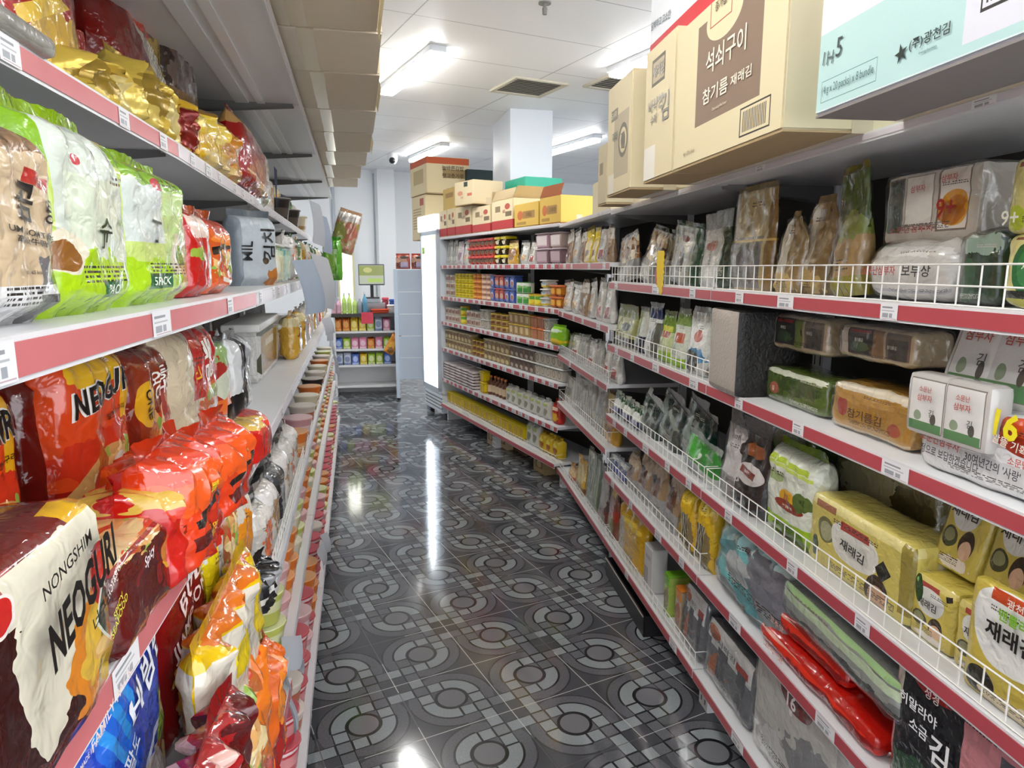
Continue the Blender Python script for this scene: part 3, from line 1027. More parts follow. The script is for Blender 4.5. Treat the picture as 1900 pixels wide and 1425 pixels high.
# shelf S1 ------------------------------------------------------------
mk = pmat('kelp_brown', ['#8a5a35', '#5c3a20', '#c09a6a', '#e8dcc0'], [('r', .5, .2, .6, .24, '#8d8f8c'), ('r', .5, .2, .3, .12, '#c9c7bf')], **CLR)
put(bag, R, z1, 1143, 1176, 432, .03, .06, mk, 'brown dried seaweed pouch leaning left at the far end of the upper wire fence', name='seaweed_pouch', cat='seaweed pouch', kind='pouch', roll=-8, seed=1)
put(bag, R, z1, 1178, 1208, 418, .04, .07, mk, 'brown seaweed pouch with gold tips behind the yellow scalloped card', name='seaweed_pouch', cat='seaweed pouch', kind='pouch', roll=10, seed=2, lean=-8)
put(bag, R, z1, 1209, 1236, 425, .08, .06, pmat('kelp_olive', '#4b4a24', [('b', .5, .75, .5, .25, '#8b7a3c'), ('r', .5, .25, .5, .25, '#8c8d86')], **CLR), 'olive seaweed pouch between the yellow card and the first laver pack', name='seaweed_pouch', cat='seaweed pouch', kind='pouch', roll=6, seed=3)
mg = pmat('laver_green_white', '#1d4a2b', [('r', .42, .5, .34, .48, '#8e918c'), ('r', .42, .48, .25, .42, '#c8c9c6'), ('e', .42, .8, .12, .06, '#8a4c48'), ('r', .42, .4, .1, .16, '#5b5d60')], **CLR)
put(bag, R, z1, 1237, 1289, 412, .05, .05, mg, 'dark green laver pack with a silver label, leaning beside the tall crinkled one', name='laver_pack', cat='laver pack', kind='pouch', roll=7, seed=4, group=GL, texts=[('광천김', .42, .5, .1, '#3c4042', -90)])
put(bag, R, z1, 1293, 1344, 392, .05, .055, pmat('laver_tall', '#20482a', [('r', .4, .5, .36, .52, '#dfe0dc'), ('e', .4, .72, .2, .09, '#b9756a'), ('r', .4, .42, .12, .2, '#e9e9e6'), ('r', .95, .5, .2, .6, '#1c3a22')], **CLR), 'tall white and green laver pack with a crumpled silver top', name='laver_pack', cat='laver pack', kind='pouch', seed=5, seal=.06, sealmat=pmat('silver_crumple', '#cfd3d0', [], .15, .9, 40, metal=.3), pleat=2.2, roll=-2, group=GL, texts=[('파래김', .4, .5, .1, '#26302a', -90)])
put(bag, R, z1, 1348, 1424, 342, .06, .05, pmat('kelp_window', '#b5a06c', [('r', .95, .6, .08, .6, '#8a6a35'), ('e', .42, .62, .34, .36, '#cdbd8f'), ('e', .42, .62, .3, .33, '#bda873'), ('r', .45, .28, .36, .26, '#6d6660'), ('e', .45, .44, .36, .1, '#6d6660'), ('r', .5, .5, .5, .012, '#d2b060')], **CLR), 'large beige kelp pack with a curved window and dark kelp showing below', name='kelp_pack', cat='kelp pack', kind='pouch', seed=6, texts=[('건조', .4, .76, .09, '#a08c55'), ('다시마', .4, .64, .09, '#a08c55')])
mb = pmat('noodle_clear', '#b49868', [('b', .3, .5, .35, .5, '#d3cbb6'), ('r', .75, .55, .25, .6, '#8e7145'), ('b', .4, .12, .5, .16, '#c4a766')], **CLR)
put(bag, R, z1, 1432, 1478, 392, .05, .06, mb, 'clear pointed bag of beige dried strips, left one of two beside the kelp pack', name='dried_goods_bag', cat='dried goods bag', kind='pouch', seed=7, tw=.6, pleat=2)
put(bag, R, z1, 1470, 1530, 362, .07, .08, mb, 'clear pointed bag of beige dried strips, right one of two beside the kelp pack', name='dried_goods_bag', cat='dried goods bag', kind='pouch', seed=8, tw=.45, pleat=2)
put(bag, R, z1, 1538, 1592, 300, .06, .07, pmat('green_tan', '#a98a5c', [('r', .55, .8, .6, .27, '#42561f'), ('b', .5, .57, .5, .12, '#7d8740'), ('r', .1, .55, .14, .25, '#2e2a22'), ('r', .5, .06, .6, .1, '#8c8430')], **CLR), 'tall pack with a dark green top and tan lower half, behind the wire fence', name='kelp_pack', cat='kelp pack', kind='pouch', seed=9, roll=-6)
put(brick, R, z1, 1597, 1772, 447, .06, .16, pmat('white_laver_roll', '#cfccc6', [('b', .5, .9, .5, .2, '#e6e4e0'), ('r', .5, .1, .5, .06, '#b3aeb4')], **CLR), 'plump white laver pack lying behind the upper wire fence, red and black print', r=.05, seed=10, fold=CLEAR, wr=.008, texts=[('소문난삼부자', .3, .5, .16, '#a3352f', 0, dict(wid=.4)), ('보부상', .72, .5, .2, '#2a2624', 0, dict(wid=.3))])
mz = pmat('three_card_pack', '#b6aea2', [('r', .14, .58, .12, .36, '#5a5a55'), ('r', .14, .58, .1, .32, '#3e4440'), ('r', .14, .25, .1, .05, '#224a2e'), ('r', .41, .62, .13, .34, '#8b8278'), ('r', .41, .62, .12, .31, '#d9d4cb'), ('r', .73, .6, .16, .42, '#6f6257'), ('r', .73, .6, .145, .39, '#d6cdc2'), ('e', .73, .45, .15, .2, '#c98a1f'), ('b', .73, .42, .13, .16, '#b06a16')], **CLR)
put(brick, R, z1 + .118, 1640, 1822, 316, .1, .1, mz, 'beige laver bundle with three framed cards and a gold seal, above the white pack', seed=11, r=.012, texts=[('삼부자', .42, .76, .1, '#a8483c'), ('삼부자', .74, .84, .1, '#a8483c'), ('9+', .73, .45, .26, '#8c1f16', 0, dict(b=.03)), ('소문난삼부자', .38, .2, .09, '#8f3a32', 0, dict(wid=.5))])
put(brick, R, z1, 1776, 1856, 432, .07, .14, pmat('dark_green_clear', '#25402c', [('b', .5, .85, .6, .2, '#9db5a4'), ('b', .3, .3, .2, .3, '#3c5a41')], **CLR), 'dark green laver bundle in glossy clear film, right of the white roll', seed=12, fold=CLEAR, wr=.008)
my = pmat('yellow_green_pack', '#d9cf86', [('r', .5, .3, .3, .5, '#d9cf86'), ('e', .62, .55, .4, .36, '#2d6b39'), ('e', .62, .55, .3, .26, '#3c8048'), ('r', .3, .2, .5, .08, '#2b2a24'), ('r', .3, .06, .5, .1, '#a8a23c'), ('r', .45, .94, .25, .04, '#8a4a2c')], **FILM)
put(brick, R, z1, 1860, 1975, 432, .045, .1, my, 'pale yellow laver bundle with a green disc, at the right end of the upper fence', seed=13, r=.02, texts=[('재래김', .62, .56, .12, '#e7efd8')])
put(brick, R, z1 + .122, 1868, 1985, 286, .05, .1, pmat('yellow_green_pack2', '#d2c77c', [('r', .7, .5, .3, .35, '#2d6b39'), ('e', .2, .22, .22, .2, '#b9c531'), ('r', .5, .9, .3, .05, '#8a3a2c')], **FILM), 'pale yellow laver bundle with a lime disc, stacked at the upper right edge', seed=14, r=.02, texts=[('9+', .2, .22, .2, '#f2f2dc'), ('김', .62, .7, .2, '#f2f2dc')])
put(brick, R, z1 + .13, 1790, 1850, 322, .22, .1, pmat('health_laver', '#8a9a55', [('r', .5, .6, .4, .3, '#c9c8c0'), ('r', .5, .1, .5, .15, '#3d4a34')], **CLR), 'grey green laver pack with a white card, behind the yellow bundle', seed=15, texts=[('건강', .5, .58, .22, '#3a3a38')])
# shelf S2 ------------------------------------------------------------
put(bag, R, z2, 1135, 1172, 566, .03, .07, pmat('olive_pack', '#9a9a5e', [('r', .5, .93, .6, .12, '#6f7436'), ('e', .55, .55, .2, .12, '#3b3d2a'), ('r', .5, .15, .5, .12, '#3a3b30')], **FILM), 'olive laver pack with a folded top and dark emblem, first in the lower fence', name='laver_pack', kind='pouch', seed=21, seal=.03, group=GL)
for i, (a, b, yt, c, lab, tx) in enumerate([
    (1174, 1190, 570, ('white_slim', '#c8cabd', [('r', .5, .2, .5, .2, '#2c3240'), ('r', .2, .5, .2, .5, '#8c9a70')]), 'slim pale laver pack second in the lower fence, dark blue foot', '조미김'),
    (1191, 1214, 562, ('white_navy', '#d4d6d2', [('r', .6, .93, .5, .16, '#27345e'), ('r', .8, .3, .2, .4, '#5c5b52')]), 'white laver pack with a navy top, third in the lower fence', '구운김'),
    (1216, 1238, 577, ('green_red', '#b7c08c', [('r', .5, .85, .5, .2, '#6d8a2f'), ('r', .5, .62, .3, .09, '#a5472c'), ('r', .5, .1, .5, .14, '#8db52c'), ('r', .5, .72, .4, .06, '#c9cc3c')]), 'yellow green laver pack with a red square, fourth in the lower fence', '녹차김'),
    (1240, 1264, 573, ('green_white', '#ccd2c0', [('r', .5, .9, .6, .12, '#78924a'), ('r', .55, .55, .3, .09, '#b2502f'), ('r', .5, .08, .5, .1, '#9ac62e')]), 'pale green laver pack with a red square and lime foot, fifth in the lower fence', '파래김'),
    (1265, 1303, 570, ('white_disc', '#cdd0ca', [('e', .5, .62, .4, .2, '#e5e6e2'), ('e', .55, .62, .18, .1, '#b86f62'), ('b', .6, .3, .35, .13, '#3e7fae'), ('b', .4, .2, .4, .16, '#40423c')]), 'white laver pack with a round white badge above a blue patch', '녹차')]):
    put(bag, R, z2, a, b, yt, .03, .07, pmat(c[0], c[1], c[2], **FILM), lab, name='laver_pack', cat='laver pack', kind='pouch', seed=22 + i, group=GL, texts=[(tx, .45, .42, .07, '#3a4a3a', -90)], taper=.25)
put(bag, R, z2, 1304, 1322, 640, .05, .06, pmat('tan_spot', '#b5a68c', [('b', .5, .3, .5, .3, '#4a443a')], **CLR), 'small tan spotted pouch just left of the tall grey laver stack', name='laver_pack', cat='laver pack', kind='pouch', seed=29)
mst = pmat('laver_stack', '#15120f', [('r', .5, .5, .49, .53, '#b3aaa0'), ('r', .5, .02, .49, .05, '#8c857c')], .45, .25, 90)
s, w, hh = span(R, z2, 1313, 1373, 574, -.01)
ob = brick(w, hh, .2, mst, 'tall grey faced stack of black laver sheets, standing alone on the shelf', name='laver_stack', seed=30, r=.012, wr=.003)
set_at(ob, R, s, -.012 + .1, z2, -4)
put(brick, R, z2, 1418, 1535, 692, .07, .12, pmat('green_block', '#4d6122', [('b', .5, .95, .6, .16, '#cfd2bc'), ('r', .5, .08, .6, .1, '#55682c'), ('e', .22, .42, .09, .14, '#a8604c'), ('b', .6, .6, .3, .2, '#3c501a')], **CLR), 'green film wrapped laver block with a small red mark, lower left of four', seed=31, fold=pmat('green_fold', '#2f3d1a', [], .2, .4), texts=[('김', .22, .42, .14, '#e8d8c8')])
put(brick, R, z2, 1540, 1697, 722, .06, .13, pmat('gold_block', '#a87d34', [('b', .5, 1.0, .7, .2, '#d9cdb5'), ('e', .2, .48, .08, .16, '#9c3b30'), ('e', .78, .34, .08, .12, '#9c4a30'), ('b', .4, .7, .4, .12, '#b98d48'), ('r', .5, .05, .5, .06, '#c0a878')], **CLR), 'golden brown film wrapped laver block with a torn clear end', seed=32, fold=CLEAR, texts=[('참기름김', .5, .42, .2, '#4a2e12', 0, dict(wid=.42))])
mtw = lambda n, f: pmat(n, '#b5a284', [('r', .2, .55, .16, .4, '#8c6a55'), ('r', .15, .5, .05, .42, '#cfc0ab'), ('r', .36, .58, .16, .38, '#1e2420'), ('r', .36, .82, .13, .06, '#8c2f2a'), ('b', .36, .4, .13, .12, '#3d5a34'), ('r', .56, .55, .05, .4, f), ('r', .8, .55, .16, .36, '#6c6054'), ('r', .8, .45, .13, .24, '#46423c'), ('r', .5, .06, .6, .08, '#c9b894')], **CLR)
put(brick, R, z2 + .15, 1422, 1535, 588, .09, .1, mtw('two_card', '#6d7c30'), 'dark two card laver bundle lying on the green block', seed=33, texts=[('재래김', .36, .66, .1, '#d8d0bc'), ('재래김', .8, .6, .1, '#c9bfae')])
put(brick, R, z2 + .168, 1553, 1700, 608, .08, .1, mtw('two_card2', '#8c6a44'), 'beige two card laver bundle lying on the golden block', seed=34, texts=[('참기름김', .37, .6, .1, '#e3dccb'), ('참기름김', .8, .52, .1, '#c9bfae')])
# the big white sixteen pack with trays
s, w, hh = span(R, z2, 1704, 1990, 762, .03)
mw = pmat('white_sixteen', '#d8d8d8', [('r', .5, .78, .55, .3, '#c8c2bc'), ('b', .5, .5, .6, .06, '#ececec'), ('e', .7, .84, .22, .3, '#a8321a'), ('e', .84, .95, .3, .24, '#c4481f')], **FILM)
big = brick(w, hh, .2, mw, 'large white laver multipack with a red swoosh and a yellow 16', seed=35, r=.025, wr=.005, texts=[('16', .66, .9, .34, '#f0e02a', -6, dict(b=.06)), ('알뜰 기획', .69, .69, .12, '#f3e3d3', -8, dict(b=.02)), ('소문난삼부자', .23, .46, .13, '#b8483c', -2, dict(wid=.3)), ("30여년간의 '사랑'", .6, .36, .13, '#3a3a40', -3, dict(wid=.36)), ('정으로 보답하겠습니다.', .31, .28, .13, '#3a3a40', -2, dict(wid=.44)), ('소문난삼부자', .82, .5, .1, '#b8483c')])
set_at(big, R, s, .03 + .1, z2)
TR = pmat('tray_label', '#bdb9b4', [('r', .5, .5, .4, .42, '#7d746c'), ('r', .5, .5, .375, .39, '#d8d6d2'), ('r', .5, .18, .36, .09, '#5f8a5c'), ('e', .35, .35, .08, .07, '#8a9a80'), ('e', .66, .33, .06, .08, '#5a5a50')], .15, .1, coat=.5)
for k, (du, dz) in enumerate([(-.37, .62), (-.09, .62), (.19, .62), (-.36, .3), (-.08, .3)]):
    t = brick(.125 if k < 3 else .11, .2 if k < 3 else .12, .05, TR, None, name='laver_tray', cat=None, seed=36 + k, r=.012, wr=.001, cuts=5, texts=[('소문난', .5, .76, .09, '#b8483c'), ('삼부자', .5, .62, .11, '#b8483c'), ('김', .68, .4, .12, '#4a4a48')])
    t.parent = big
    t.location = (du * w, -.055 if k < 3 else -.098, hh * .93 if k < 3 else hh * .47); t.rotation_euler = (math.radians(-16 if k < 3 else 0), 0, 0)
    if k < 3: t.location.y = -.03
# shelf S3 ------------------------------------------------------------
mp = pmat('pot_pack', '#c9cdbf', [('b', .5, .85, .5, .2, '#2a5a2c'), ('b', .5, .6, .4, .2, '#e6e8dd'), ('r', .5, .2, .5, .22, '#3a3c58'), ('e', .5, .3, .3, .1, '#8f93b8')], **FILM)
for i in range(3):
    put(bag, R, z3, 1132 + i * 17, 1148 + i * 17, 726 + i * 12, .03, .06, mp, 'small seaweed pouch with a blue pot picture, ' + ('first', 'second', 'third')[i] + ' from the far end of its fence', name='seaweed_pouch', cat='seaweed pouch', kind='pouch', seed=40 + i, res=(12, 14))
md = pmat('dark_teal_pack', '#12302b', [('b', .4, .5, .3, .35, '#2a4038'), ('r', .2, .45, .12, .5, '#6f8076', 12), ('r', .55, .6, .25, .06, '#7c857c', -20), ('b', .7, .3, .2, .2, '#454c42')], **CLR)
for i, (a, b, yt, q, rl) in enumerate([(1180, 1214, 732, .05, 12), (1212, 1258, 728, .07, 14), (1255, 1306, 742, .08, 12)]):
    put(bag, R, z3, a, b, yt, q, .07, md, 'glossy dark teal seaweed bag leaning back, ' + ('leftmost', 'middle one', 'rightmost')[i] + ' of three', name='seaweed_bag', cat='seaweed bag', kind='pouch', seed=44 + i, roll=rl, pleat=2, seal=.03, sealmat=film('silver_edge', .5))
put(bag, R, z3, 1262, 1322, 812, .035, .06, pmat('bright_green', '#2f8a2c', [('e', .45, .55, .06, .16, '#e8f0e4', -30), ('r', .5, .12, .6, .2, '#b9bfb8'), ('b', .2, .7, .3, .3, '#3fb02e'), ('b', .3, .15, .3, .14, '#8a9aa8')], **CLR), 'bright green seaweed bag with a grey foot beside the dark bowl pack', name='seaweed_bag', cat='seaweed bag', kind='pouch', seed=48, roll=6)
put(bag, R, z3, 1327, 1405, 772, .03, .08, pmat('bowl_pack', '#a9a4a2', [('r', .75, .5, .3, .62, '#1c1a1b'), ('b', .3, .4, .2, .5, '#c4bfbc'), ('e', .66, .75, .28, .13, '#120c0a'), ('e', .72, .8, .2, .09, '#8a4a1e'), ('e', .7, .5, .27, .13, '#c9c4c0'), ('r', .66, .51, .17, .045, '#7c2a22', -6), ('r', .25, .15, .2, .2, '#8f8a88')], **CLR), 'grey and black seaweed pack picturing a dark bowl with red lettering', name='seaweed_pack', cat='seaweed pack', kind='pouch', seed=49, seal=.05, sealmat=pmat('grey_crumple', '#8c8886', [('b', .5, .5, .4, .4, '#3a3634')], .14, .9, 40, coat=.5), pleat=2, texts=[('미역', .3, .85, .07, '#5a5654'), ('자른미역', .66, .52, .04, '#efe3da')])
put(bag, R, z3, 1410, 1500, 828, .04, .1, pmat('lime_pack', '#d2d6c6', [('r', .5, .08, .6, .17, '#8fb41c'), ('b', .6, .12, .3, .1, '#567a14'), ('r', .5, .88, .4, .03, '#a9bf3a', -3), ('r', .55, .82, .4, .02, '#b8c95a', -3), ('e', .58, .5, .17, .1, '#d9a31c'), ('e', .6, .42, .27, .06, '#8c3218'), ('b', .82, .53, .13, .1, '#54682c'), ('b', .3, .68, .2, .06, '#9db070')], **FILM), 'white laver multipack with a lime green foot and 12+2 badge', kind='pillow', name='laver_multipack', cat='laver pack', seed=50, taper=.2, texts=[('12', .57, .51, .08, '#8c2a10', 0, dict(b=.04)), ('+2', .84, .55, .06, '#2c3018'), ('1+1 알뜰기획', .6, .42, .035, '#f4d8c8'), ('파래김', .5, .72, .05, '#5a7040')])
put(brick, R, z3 + .05, 1425, 1500, 800, .2, .1, pmat('green_block2', '#4b6420', [('b', .5, .6, .4, .3, '#6a8430')], **CLR), 'green film wrapped laver block behind the lime footed pack', seed=51)
put(brick, R, z3 + .1, 1545, 1735, 862, .2, .12, pmat('olive_block', '#6c6236', [('b', .4, .6, .3, .4, '#a09a78'), ('b', .8, .4, .2, .5, '#3f3a1e'), ('r', .5, .9, .5, .1, '#857a48')], **CLR), 'olive laver block in glinting film behind the yellow multipack', seed=52, fold=CLEAR)
YL = [('r', .5, .95, .6, .08, '#d8c878'), ('r', .42, .86, .2, .05, '#a8483c'), ('e', .46, .64, .28, .19, '#dcdcd4'), ('r', .86, .84, .08, .05, '#2c2a22', 20), ('e', .28, .36, .17, .1, '#4a4a2c'), ('e', .28, .38, .12, .06, '#8a8a60'), ('e', .62, .34, .14, .13, '#3f3322'), ('e', .62, .29, .11, .1, '#d8b090'), ('b', .5, .1, .3, .08, '#e6ddd0')]
mye = pmat('yellow_laver', '#c8b552', YL, **FILM)
mye2 = pmat('yellow_laver_big', '#cbbb60', [('r', .5, .93, .6, .1, '#ded28c'), ('r', .22, .86, .12, .06, '#9c6a4c'), ('e', .24, .56, .1, .14, '#6c6a40'), ('e', .24, .54, .07, .1, '#a3a07a'), ('e', .5, .56, .2, .22, '#dcdad0'), ('r', .5, .72, .1, .06, '#a8483c'), ('d', .74, .5, .07, .1, '#26241e'), ('r', .97, .6, .07, .42, '#8f8038'), ('e', .7, .22, .11, .22, '#3a2a1a'), ('e', .71, .16, .09, .17, '#c49a78'), ('e', .12, .3, .05, .14, '#27481c')], **FILM)
s, w, hh = span(R, z3, 1500, 1688, 955, .05)
ob = brick(w, hh, .13, mye2, 'large yellow laver multipack with a white disc, beside the lime footed pack', seed=53, r=.02, fold=CLEAR, texts=[('재래김', .52, .54, .13, '#1e1c18', -6, dict(b=.04, wid=.24)), ('2', .74, .5, .07, '#efefe8')])
set_at(ob, R, s, .05 + .065, z3)
s0, w0, h0 = span(R, z3, 1690, 1990, 1180, .06)
for k in range(3):
    ob = brick(w0 / 3 * .97, .135, .09, mye if k else pmat('yellow_laver_olive', '#c8b552', YL + [('e', .2, .78, .12, .24, '#1f4a1a', 12), ('e', .17, .88, .03, .05, '#7aa86a', 12)], **FILM), 'yellow laver pack with a round white label, %s of the lower three at the right' % ('left', 'middle', 'right')[k], seed=54 + k, r=.012, wr=.002, cuts=7, group=GL, texts=[('재래김', .46, .62, .13, '#25231c', 0, dict(b=.03))])
    set_at(ob, R, s0 + (1 - k) * w0 / 3, .06 + .045, z3)
    ob = brick(w0 / 3 * .95, .2, .08, mye, 'yellow laver pack with a round white label, %s of the upper three at the right' % ('left', 'middle', 'right')[k], seed=57 + k, r=.012, wr=.002, cuts=7, group=GL, texts=[('재래김', .46, .62, .12, '#25231c', 0, dict(b=.03)), ('벤툴리', .46, .74, .05, '#6a8a3a')])
    set_at(ob, R, s0 + (1 - k) * w0 / 3 + .01, .09 + .05, z3 + .138, 0, -14)
# the nearest yellow pack with a white disc
s, w, hh = span(R, z3, 1792, 2010, 1120, .028)
mbig = pmat('yellow_front', '#c7b24a', [('e', .4, .7, .34, .33, '#e6e6e0'), ('r', .47, .93, .24, .07, '#c2481f'), ('e', .86, .36, .25, .3, '#4a3520'), ('e', .88, .26, .2, .24, '#cf9f78'), ('e', .2, .16, .16, .14, '#28261c'), ('b', .6, .05, .4, .12, '#d9c9a6')], **FILM)
ob = brick(w, hh, .03, mbig, 'front yellow laver pack with a big white disc and orange tab', seed=61, r=.012, wr=.002, texts=[('광천김', .47, .93, .08, '#f4e4d6', 0, dict(b=.03)), ('맨툴리', .43, .81, .1, '#7ab32a', 0, dict(b=.05)), ('재래김', .42, .65, .16, '#1d1c18', 0, dict(b=.05, wid=.44))])
set_at(ob, R, s, .028 + .015, z3)
# shelf S4 ------------------------------------------------------------
mm = pmat('sachet', '#a8adb4', [('b', .5, .6, .4, .3, '#3a4a7a'), ('r', .5, .2, .5, .2, '#4a5a9c'), ('b', .5, .85, .4, .14, '#d8dad8')], **FILM)
for i in range(2):
    put(bag, R, z4, 1126 + i * 16, 1142 + i * 16, 838 + i * 16, .03, .05, mm, 'small grey blue sachet, %s at the far end of the second lowest shelf' % ('first', 'second')[i], name='sachet', cat='sachet', kind='pouch', seed=65 + i, res=(12, 14))
ms = pmat('mushroom_bag', '#a68a68', [('b', .5, .8, .5, .25, '#c9b79c'), ('b', .4, .4, .3, .3, '#6e4526'), ('r', .5, .12, .5, .2, '#a9aaa8'), ('r', .2, .6, .16, .06, '#2c2620')], **CLR)
for i, (a, b, yt, rl) in enumerate([(1158, 1178, 838, -6), (1178, 1200, 832, 4), (1200, 1228, 842, -5), (1228, 1252, 858, 6)]):
    put(bag, R, z4, a, b, yt, .04, .07, ms, 'brown dried mushroom bag with a gathered top, %s from the far end' % ORD[i], name='mushroom_bag', cat='mushroom bag', kind='pouch', seed=68 + i, roll=rl, pleat=2.5, tw=.3, texts=[('송이', .4, .55, .1, '#2c2620', 15)], res=(16, 18))
put(bag, R, z4, 1241, 1268, 868, .05, .07, pmat('mustard', '#a58a30', [('b', .5, .5, .4, .3, '#6b571c')], **FILM), 'mustard yellow pouch with dark spots, between mushroom bags and bright yellow bags', name='pouch', cat='pouch', kind='pouch', seed=73)
myb = pmat('yellow_bag', '#d9b020', [('r', .5, .3, .24, .34, '#b8aa88'), ('s', .5, .3, .22, .34, '#3f3c28', 0, 4), ('b', .5, .9, .4, .12, '#f0d040'), ('b', .8, .3, .14, .3, '#8c7a50')], **FILM)
for i, (a, b, yt) in enumerate([(1259, 1283, 906), (1284, 1313, 918)]):
    put(bag, R, z4, a, b, yt, .03, .08, myb, 'bright yellow seasoning bag, %s of two next to the aqua bag' % ('left', 'right')[i], name='seasoning_bag', cat='seasoning bag', kind='pillow', seed=75 + i, taper=.4, roll=(-4, 3)[i], pleat=2)
s, w, hh = span(R, z4, 1308, 1455, 1000, .02)
ma = pmat('aqua_bag', '#8a9496', [('r', .2, .8, .45, .5, '#77c0c2', -20), ('b', .3, .95, .5, .22, '#a8dcdc'), ('b', .75, .6, .3, .35, '#7d7f88'), ('r', .5, .3, .12, .5, '#5a9aa0', 35), ('b', .85, .95, .3, .12, '#bfe4e4'), ('b', .4, .5, .16, .2, '#b9c0c0')], **CLR)
ob = bag(w, hh, .16, ma, 'large aqua and clear laver bag with a folded shiny top', name='laver_bag', cat='laver bag', seed=78, pleat=1.6, taper=.35, wr=.012, texts=[('구운김', .15, .45, .1, '#4a5456', -70)])
set_at(ob, R, s, .02 + .08, z4, 0, -6)
mgr = pmat('grey_long', '#7d807c', [('r', .5, .85, .6, .12, '#a9d090'), ('b', .5, .5, .5, .25, '#a0a39c'), ('r', .5, .6, .5, .08, '#c9dcb8'), ('b', .6, .2, .4, .2, '#4d4f4c')], **CLR)
s, w, hh = span(R, z4, 1446, 1665, 1115, .025)
ob = brick(w, .11, .13, mgr, 'grey film wrapped laver block with a pale green stripe, lying on the red bags', seed=79, fold=CLEAR, wr=.007, r=.03)
set_at(ob, R, s, .025 + .06, z4 + .124, 0, 0, 2)
mr = pmat('red_long', '#b5180f', [('b', .5, .6, .4, .14, '#e0301a'), ('b', .2, .8, .2, .1, '#d8a090'), ('r', .5, .05, .6, .08, '#8c0f0a'), ('b', .7, .4, .3, .2, '#8a0d08')], rough=.12, wr=.5, wscale=30, coat=.5)
s, w, hh = span(R, z4, 1415, 1640, 1260, .03)
for k in range(2):
    ob = brick(w * (.98 - .3 * k), .062, .17 - .02 * k, mr, 'shiny red laver bag lying flat, %s of the red pair' % ('lower one', 'upper one')[k], name='red_laver_bag', cat='laver bag', seed=80 + k, r=.03, wr=.01, fold=mr, texts=[('고추맛', .25, .5, .3, '#e8a898', 0, dict(wid=.2))])
    set_at(ob, R, s + .07 * k, .02 + .08 + .012 * k, z4 + .062 * k)
s, w, hh = span(R, z4, 1650, 1880, 1262, .03)
mpk = pmat('pink_laver', '#c07c80', [('r', .3, .46, .27, .46, '#16161a'), ('b', .3, .18, .27, .16, '#2c4a34'), ('e', .36, .86, .15, .07, '#a3201e'), ('r', .06, .74, .05, .16, '#d8ccc0'), ('e', .05, .5, .03, .06, '#6a5aa0'), ('e', .7, .25, .14, .16, '#20181a'), ('e', .72, .2, .12, .14, '#d8b4ac'), ('r', .9, .4, .07, .4, '#4a4a52'), ('r', .5, .97, .6, .05, '#e0b4b4')], **FILM)
ob = brick(w, hh * .93, .1, mpk, 'pink laver multipack with a black panel and red tag, lower right', seed=83, r=.015, wr=.003, texts=[('성경', .36, .86, .07, '#f2ddd8'), ('히말라야', .26, .7, .085, '#f2f2f2', 0, dict(wid=.33, b=.03)), ('소금', .28, .56, .085, '#f2f2f2', 0, dict(b=.03)), ('김', .46, .52, .2, '#f2f2f2', 0, dict(b=.04)), ('올리브유', .9, .4, .06, '#c9c9c9', -90)])
set_at(ob, R, s, .03 + .05, z4)
ob = brick(.2, .22, .1, mpk, 'pink laver multipack, half cut off by the photo edge', seed=84, r=.015, wr=.003, texts=[('히말라야', .28, .72, .085, '#f2f2f2', 0, dict(wid=.4))])
set_at(ob, R, s - w / 2 - .105, .035 + .05, z4)
# shelf S5 ------------------------------------------------------------
mlist = [
    (1052, 1064, 862, ('long_orange', '#c98a2c', [('b', .5, .5, .4, .4, '#e0b860'), ('r', .5, .3, .5, .1, '#a83a1c')]), 'slim pouch of orange noodles at the bend of the bottom shelf'),
    (1065, 1082, 850, ('long_yellow', '#d8a820', [('b', .5, .6, .4, .3, '#f0d880'), ('r', .5, .15, .5, .1, '#8c5a14')]), 'yellow noodle pouch beside the green striped noodles'),
    (1083, 1106, 838, ('green_noodle', '#6f8064', [('s', .5, .5, .5, .5, '#a9b49c', 0, 7), ('e', .3, .95, .2, .06, '#eceee8')]), 'clear bag of long green striped noodles on the bottom shelf'),
    (1107, 1124, 862, ('dark_noodle', '#5c4a40', [('b', .5, .6, .4, .4, '#a49a92'), ('r', .5, .2, .5, .1, '#7c3a30')]), 'dark brown clear noodle bag next to the shelf post'),
    (1125, 1138, 880, ('red_jar', '#8c4a30', [('b', .5, .8, .4, .14, '#d8b040'), ('r', .5, .4, .5, .09, '#b03a20'), ('e', .5, .2, .4, .14, '#8a8a40')]), 'red and yellow packet left of the yellow pouch on the bottom shelf')]
for i, (a, b, yt, c, lab) in enumerate(mlist):
    put(bag, R, z5, a, b, yt, .03, .06, pmat(c[0], c[1], c[2], **CLR), lab, name='dry_noodle_bag', cat='noodle bag', kind='pouch', seed=90 + i, res=(12, 16))
put(bag, R, z5, 1141, 1187, 938, .03, .08, pmat('yellow_pouch', '#d8a818', [('r', .22, .35, .16, .4, '#c9bfa8'), ('s', .2, .35, .1, .3, '#8c8468', 0, 3), ('b', .6, .8, .3, .1, '#f0cc40')], **FILM), 'bright yellow seasoning pouch standing in the bottom wire fence', name='seasoning_bag', cat='seasoning bag', kind='pillow', seed=96, pleat=2, roll=3)
bm_ = carton(.11, .2, .07, pmat('white_carton_small', '#c9c7c6', [('s', .3, .3, .25, .2, '#5a5a5c', 0, 5), ('r', .5, .75, .3, .05, '#a9a9ab')], .4, .03), 'small white carton standing next to the yellow pouch, bottom shelf', 'small cartons', tape=False, name='food_box')
set_at(bm_, R, R.s_at(1200, .03, z5 + .1), .035 + .035, z5 + .005)
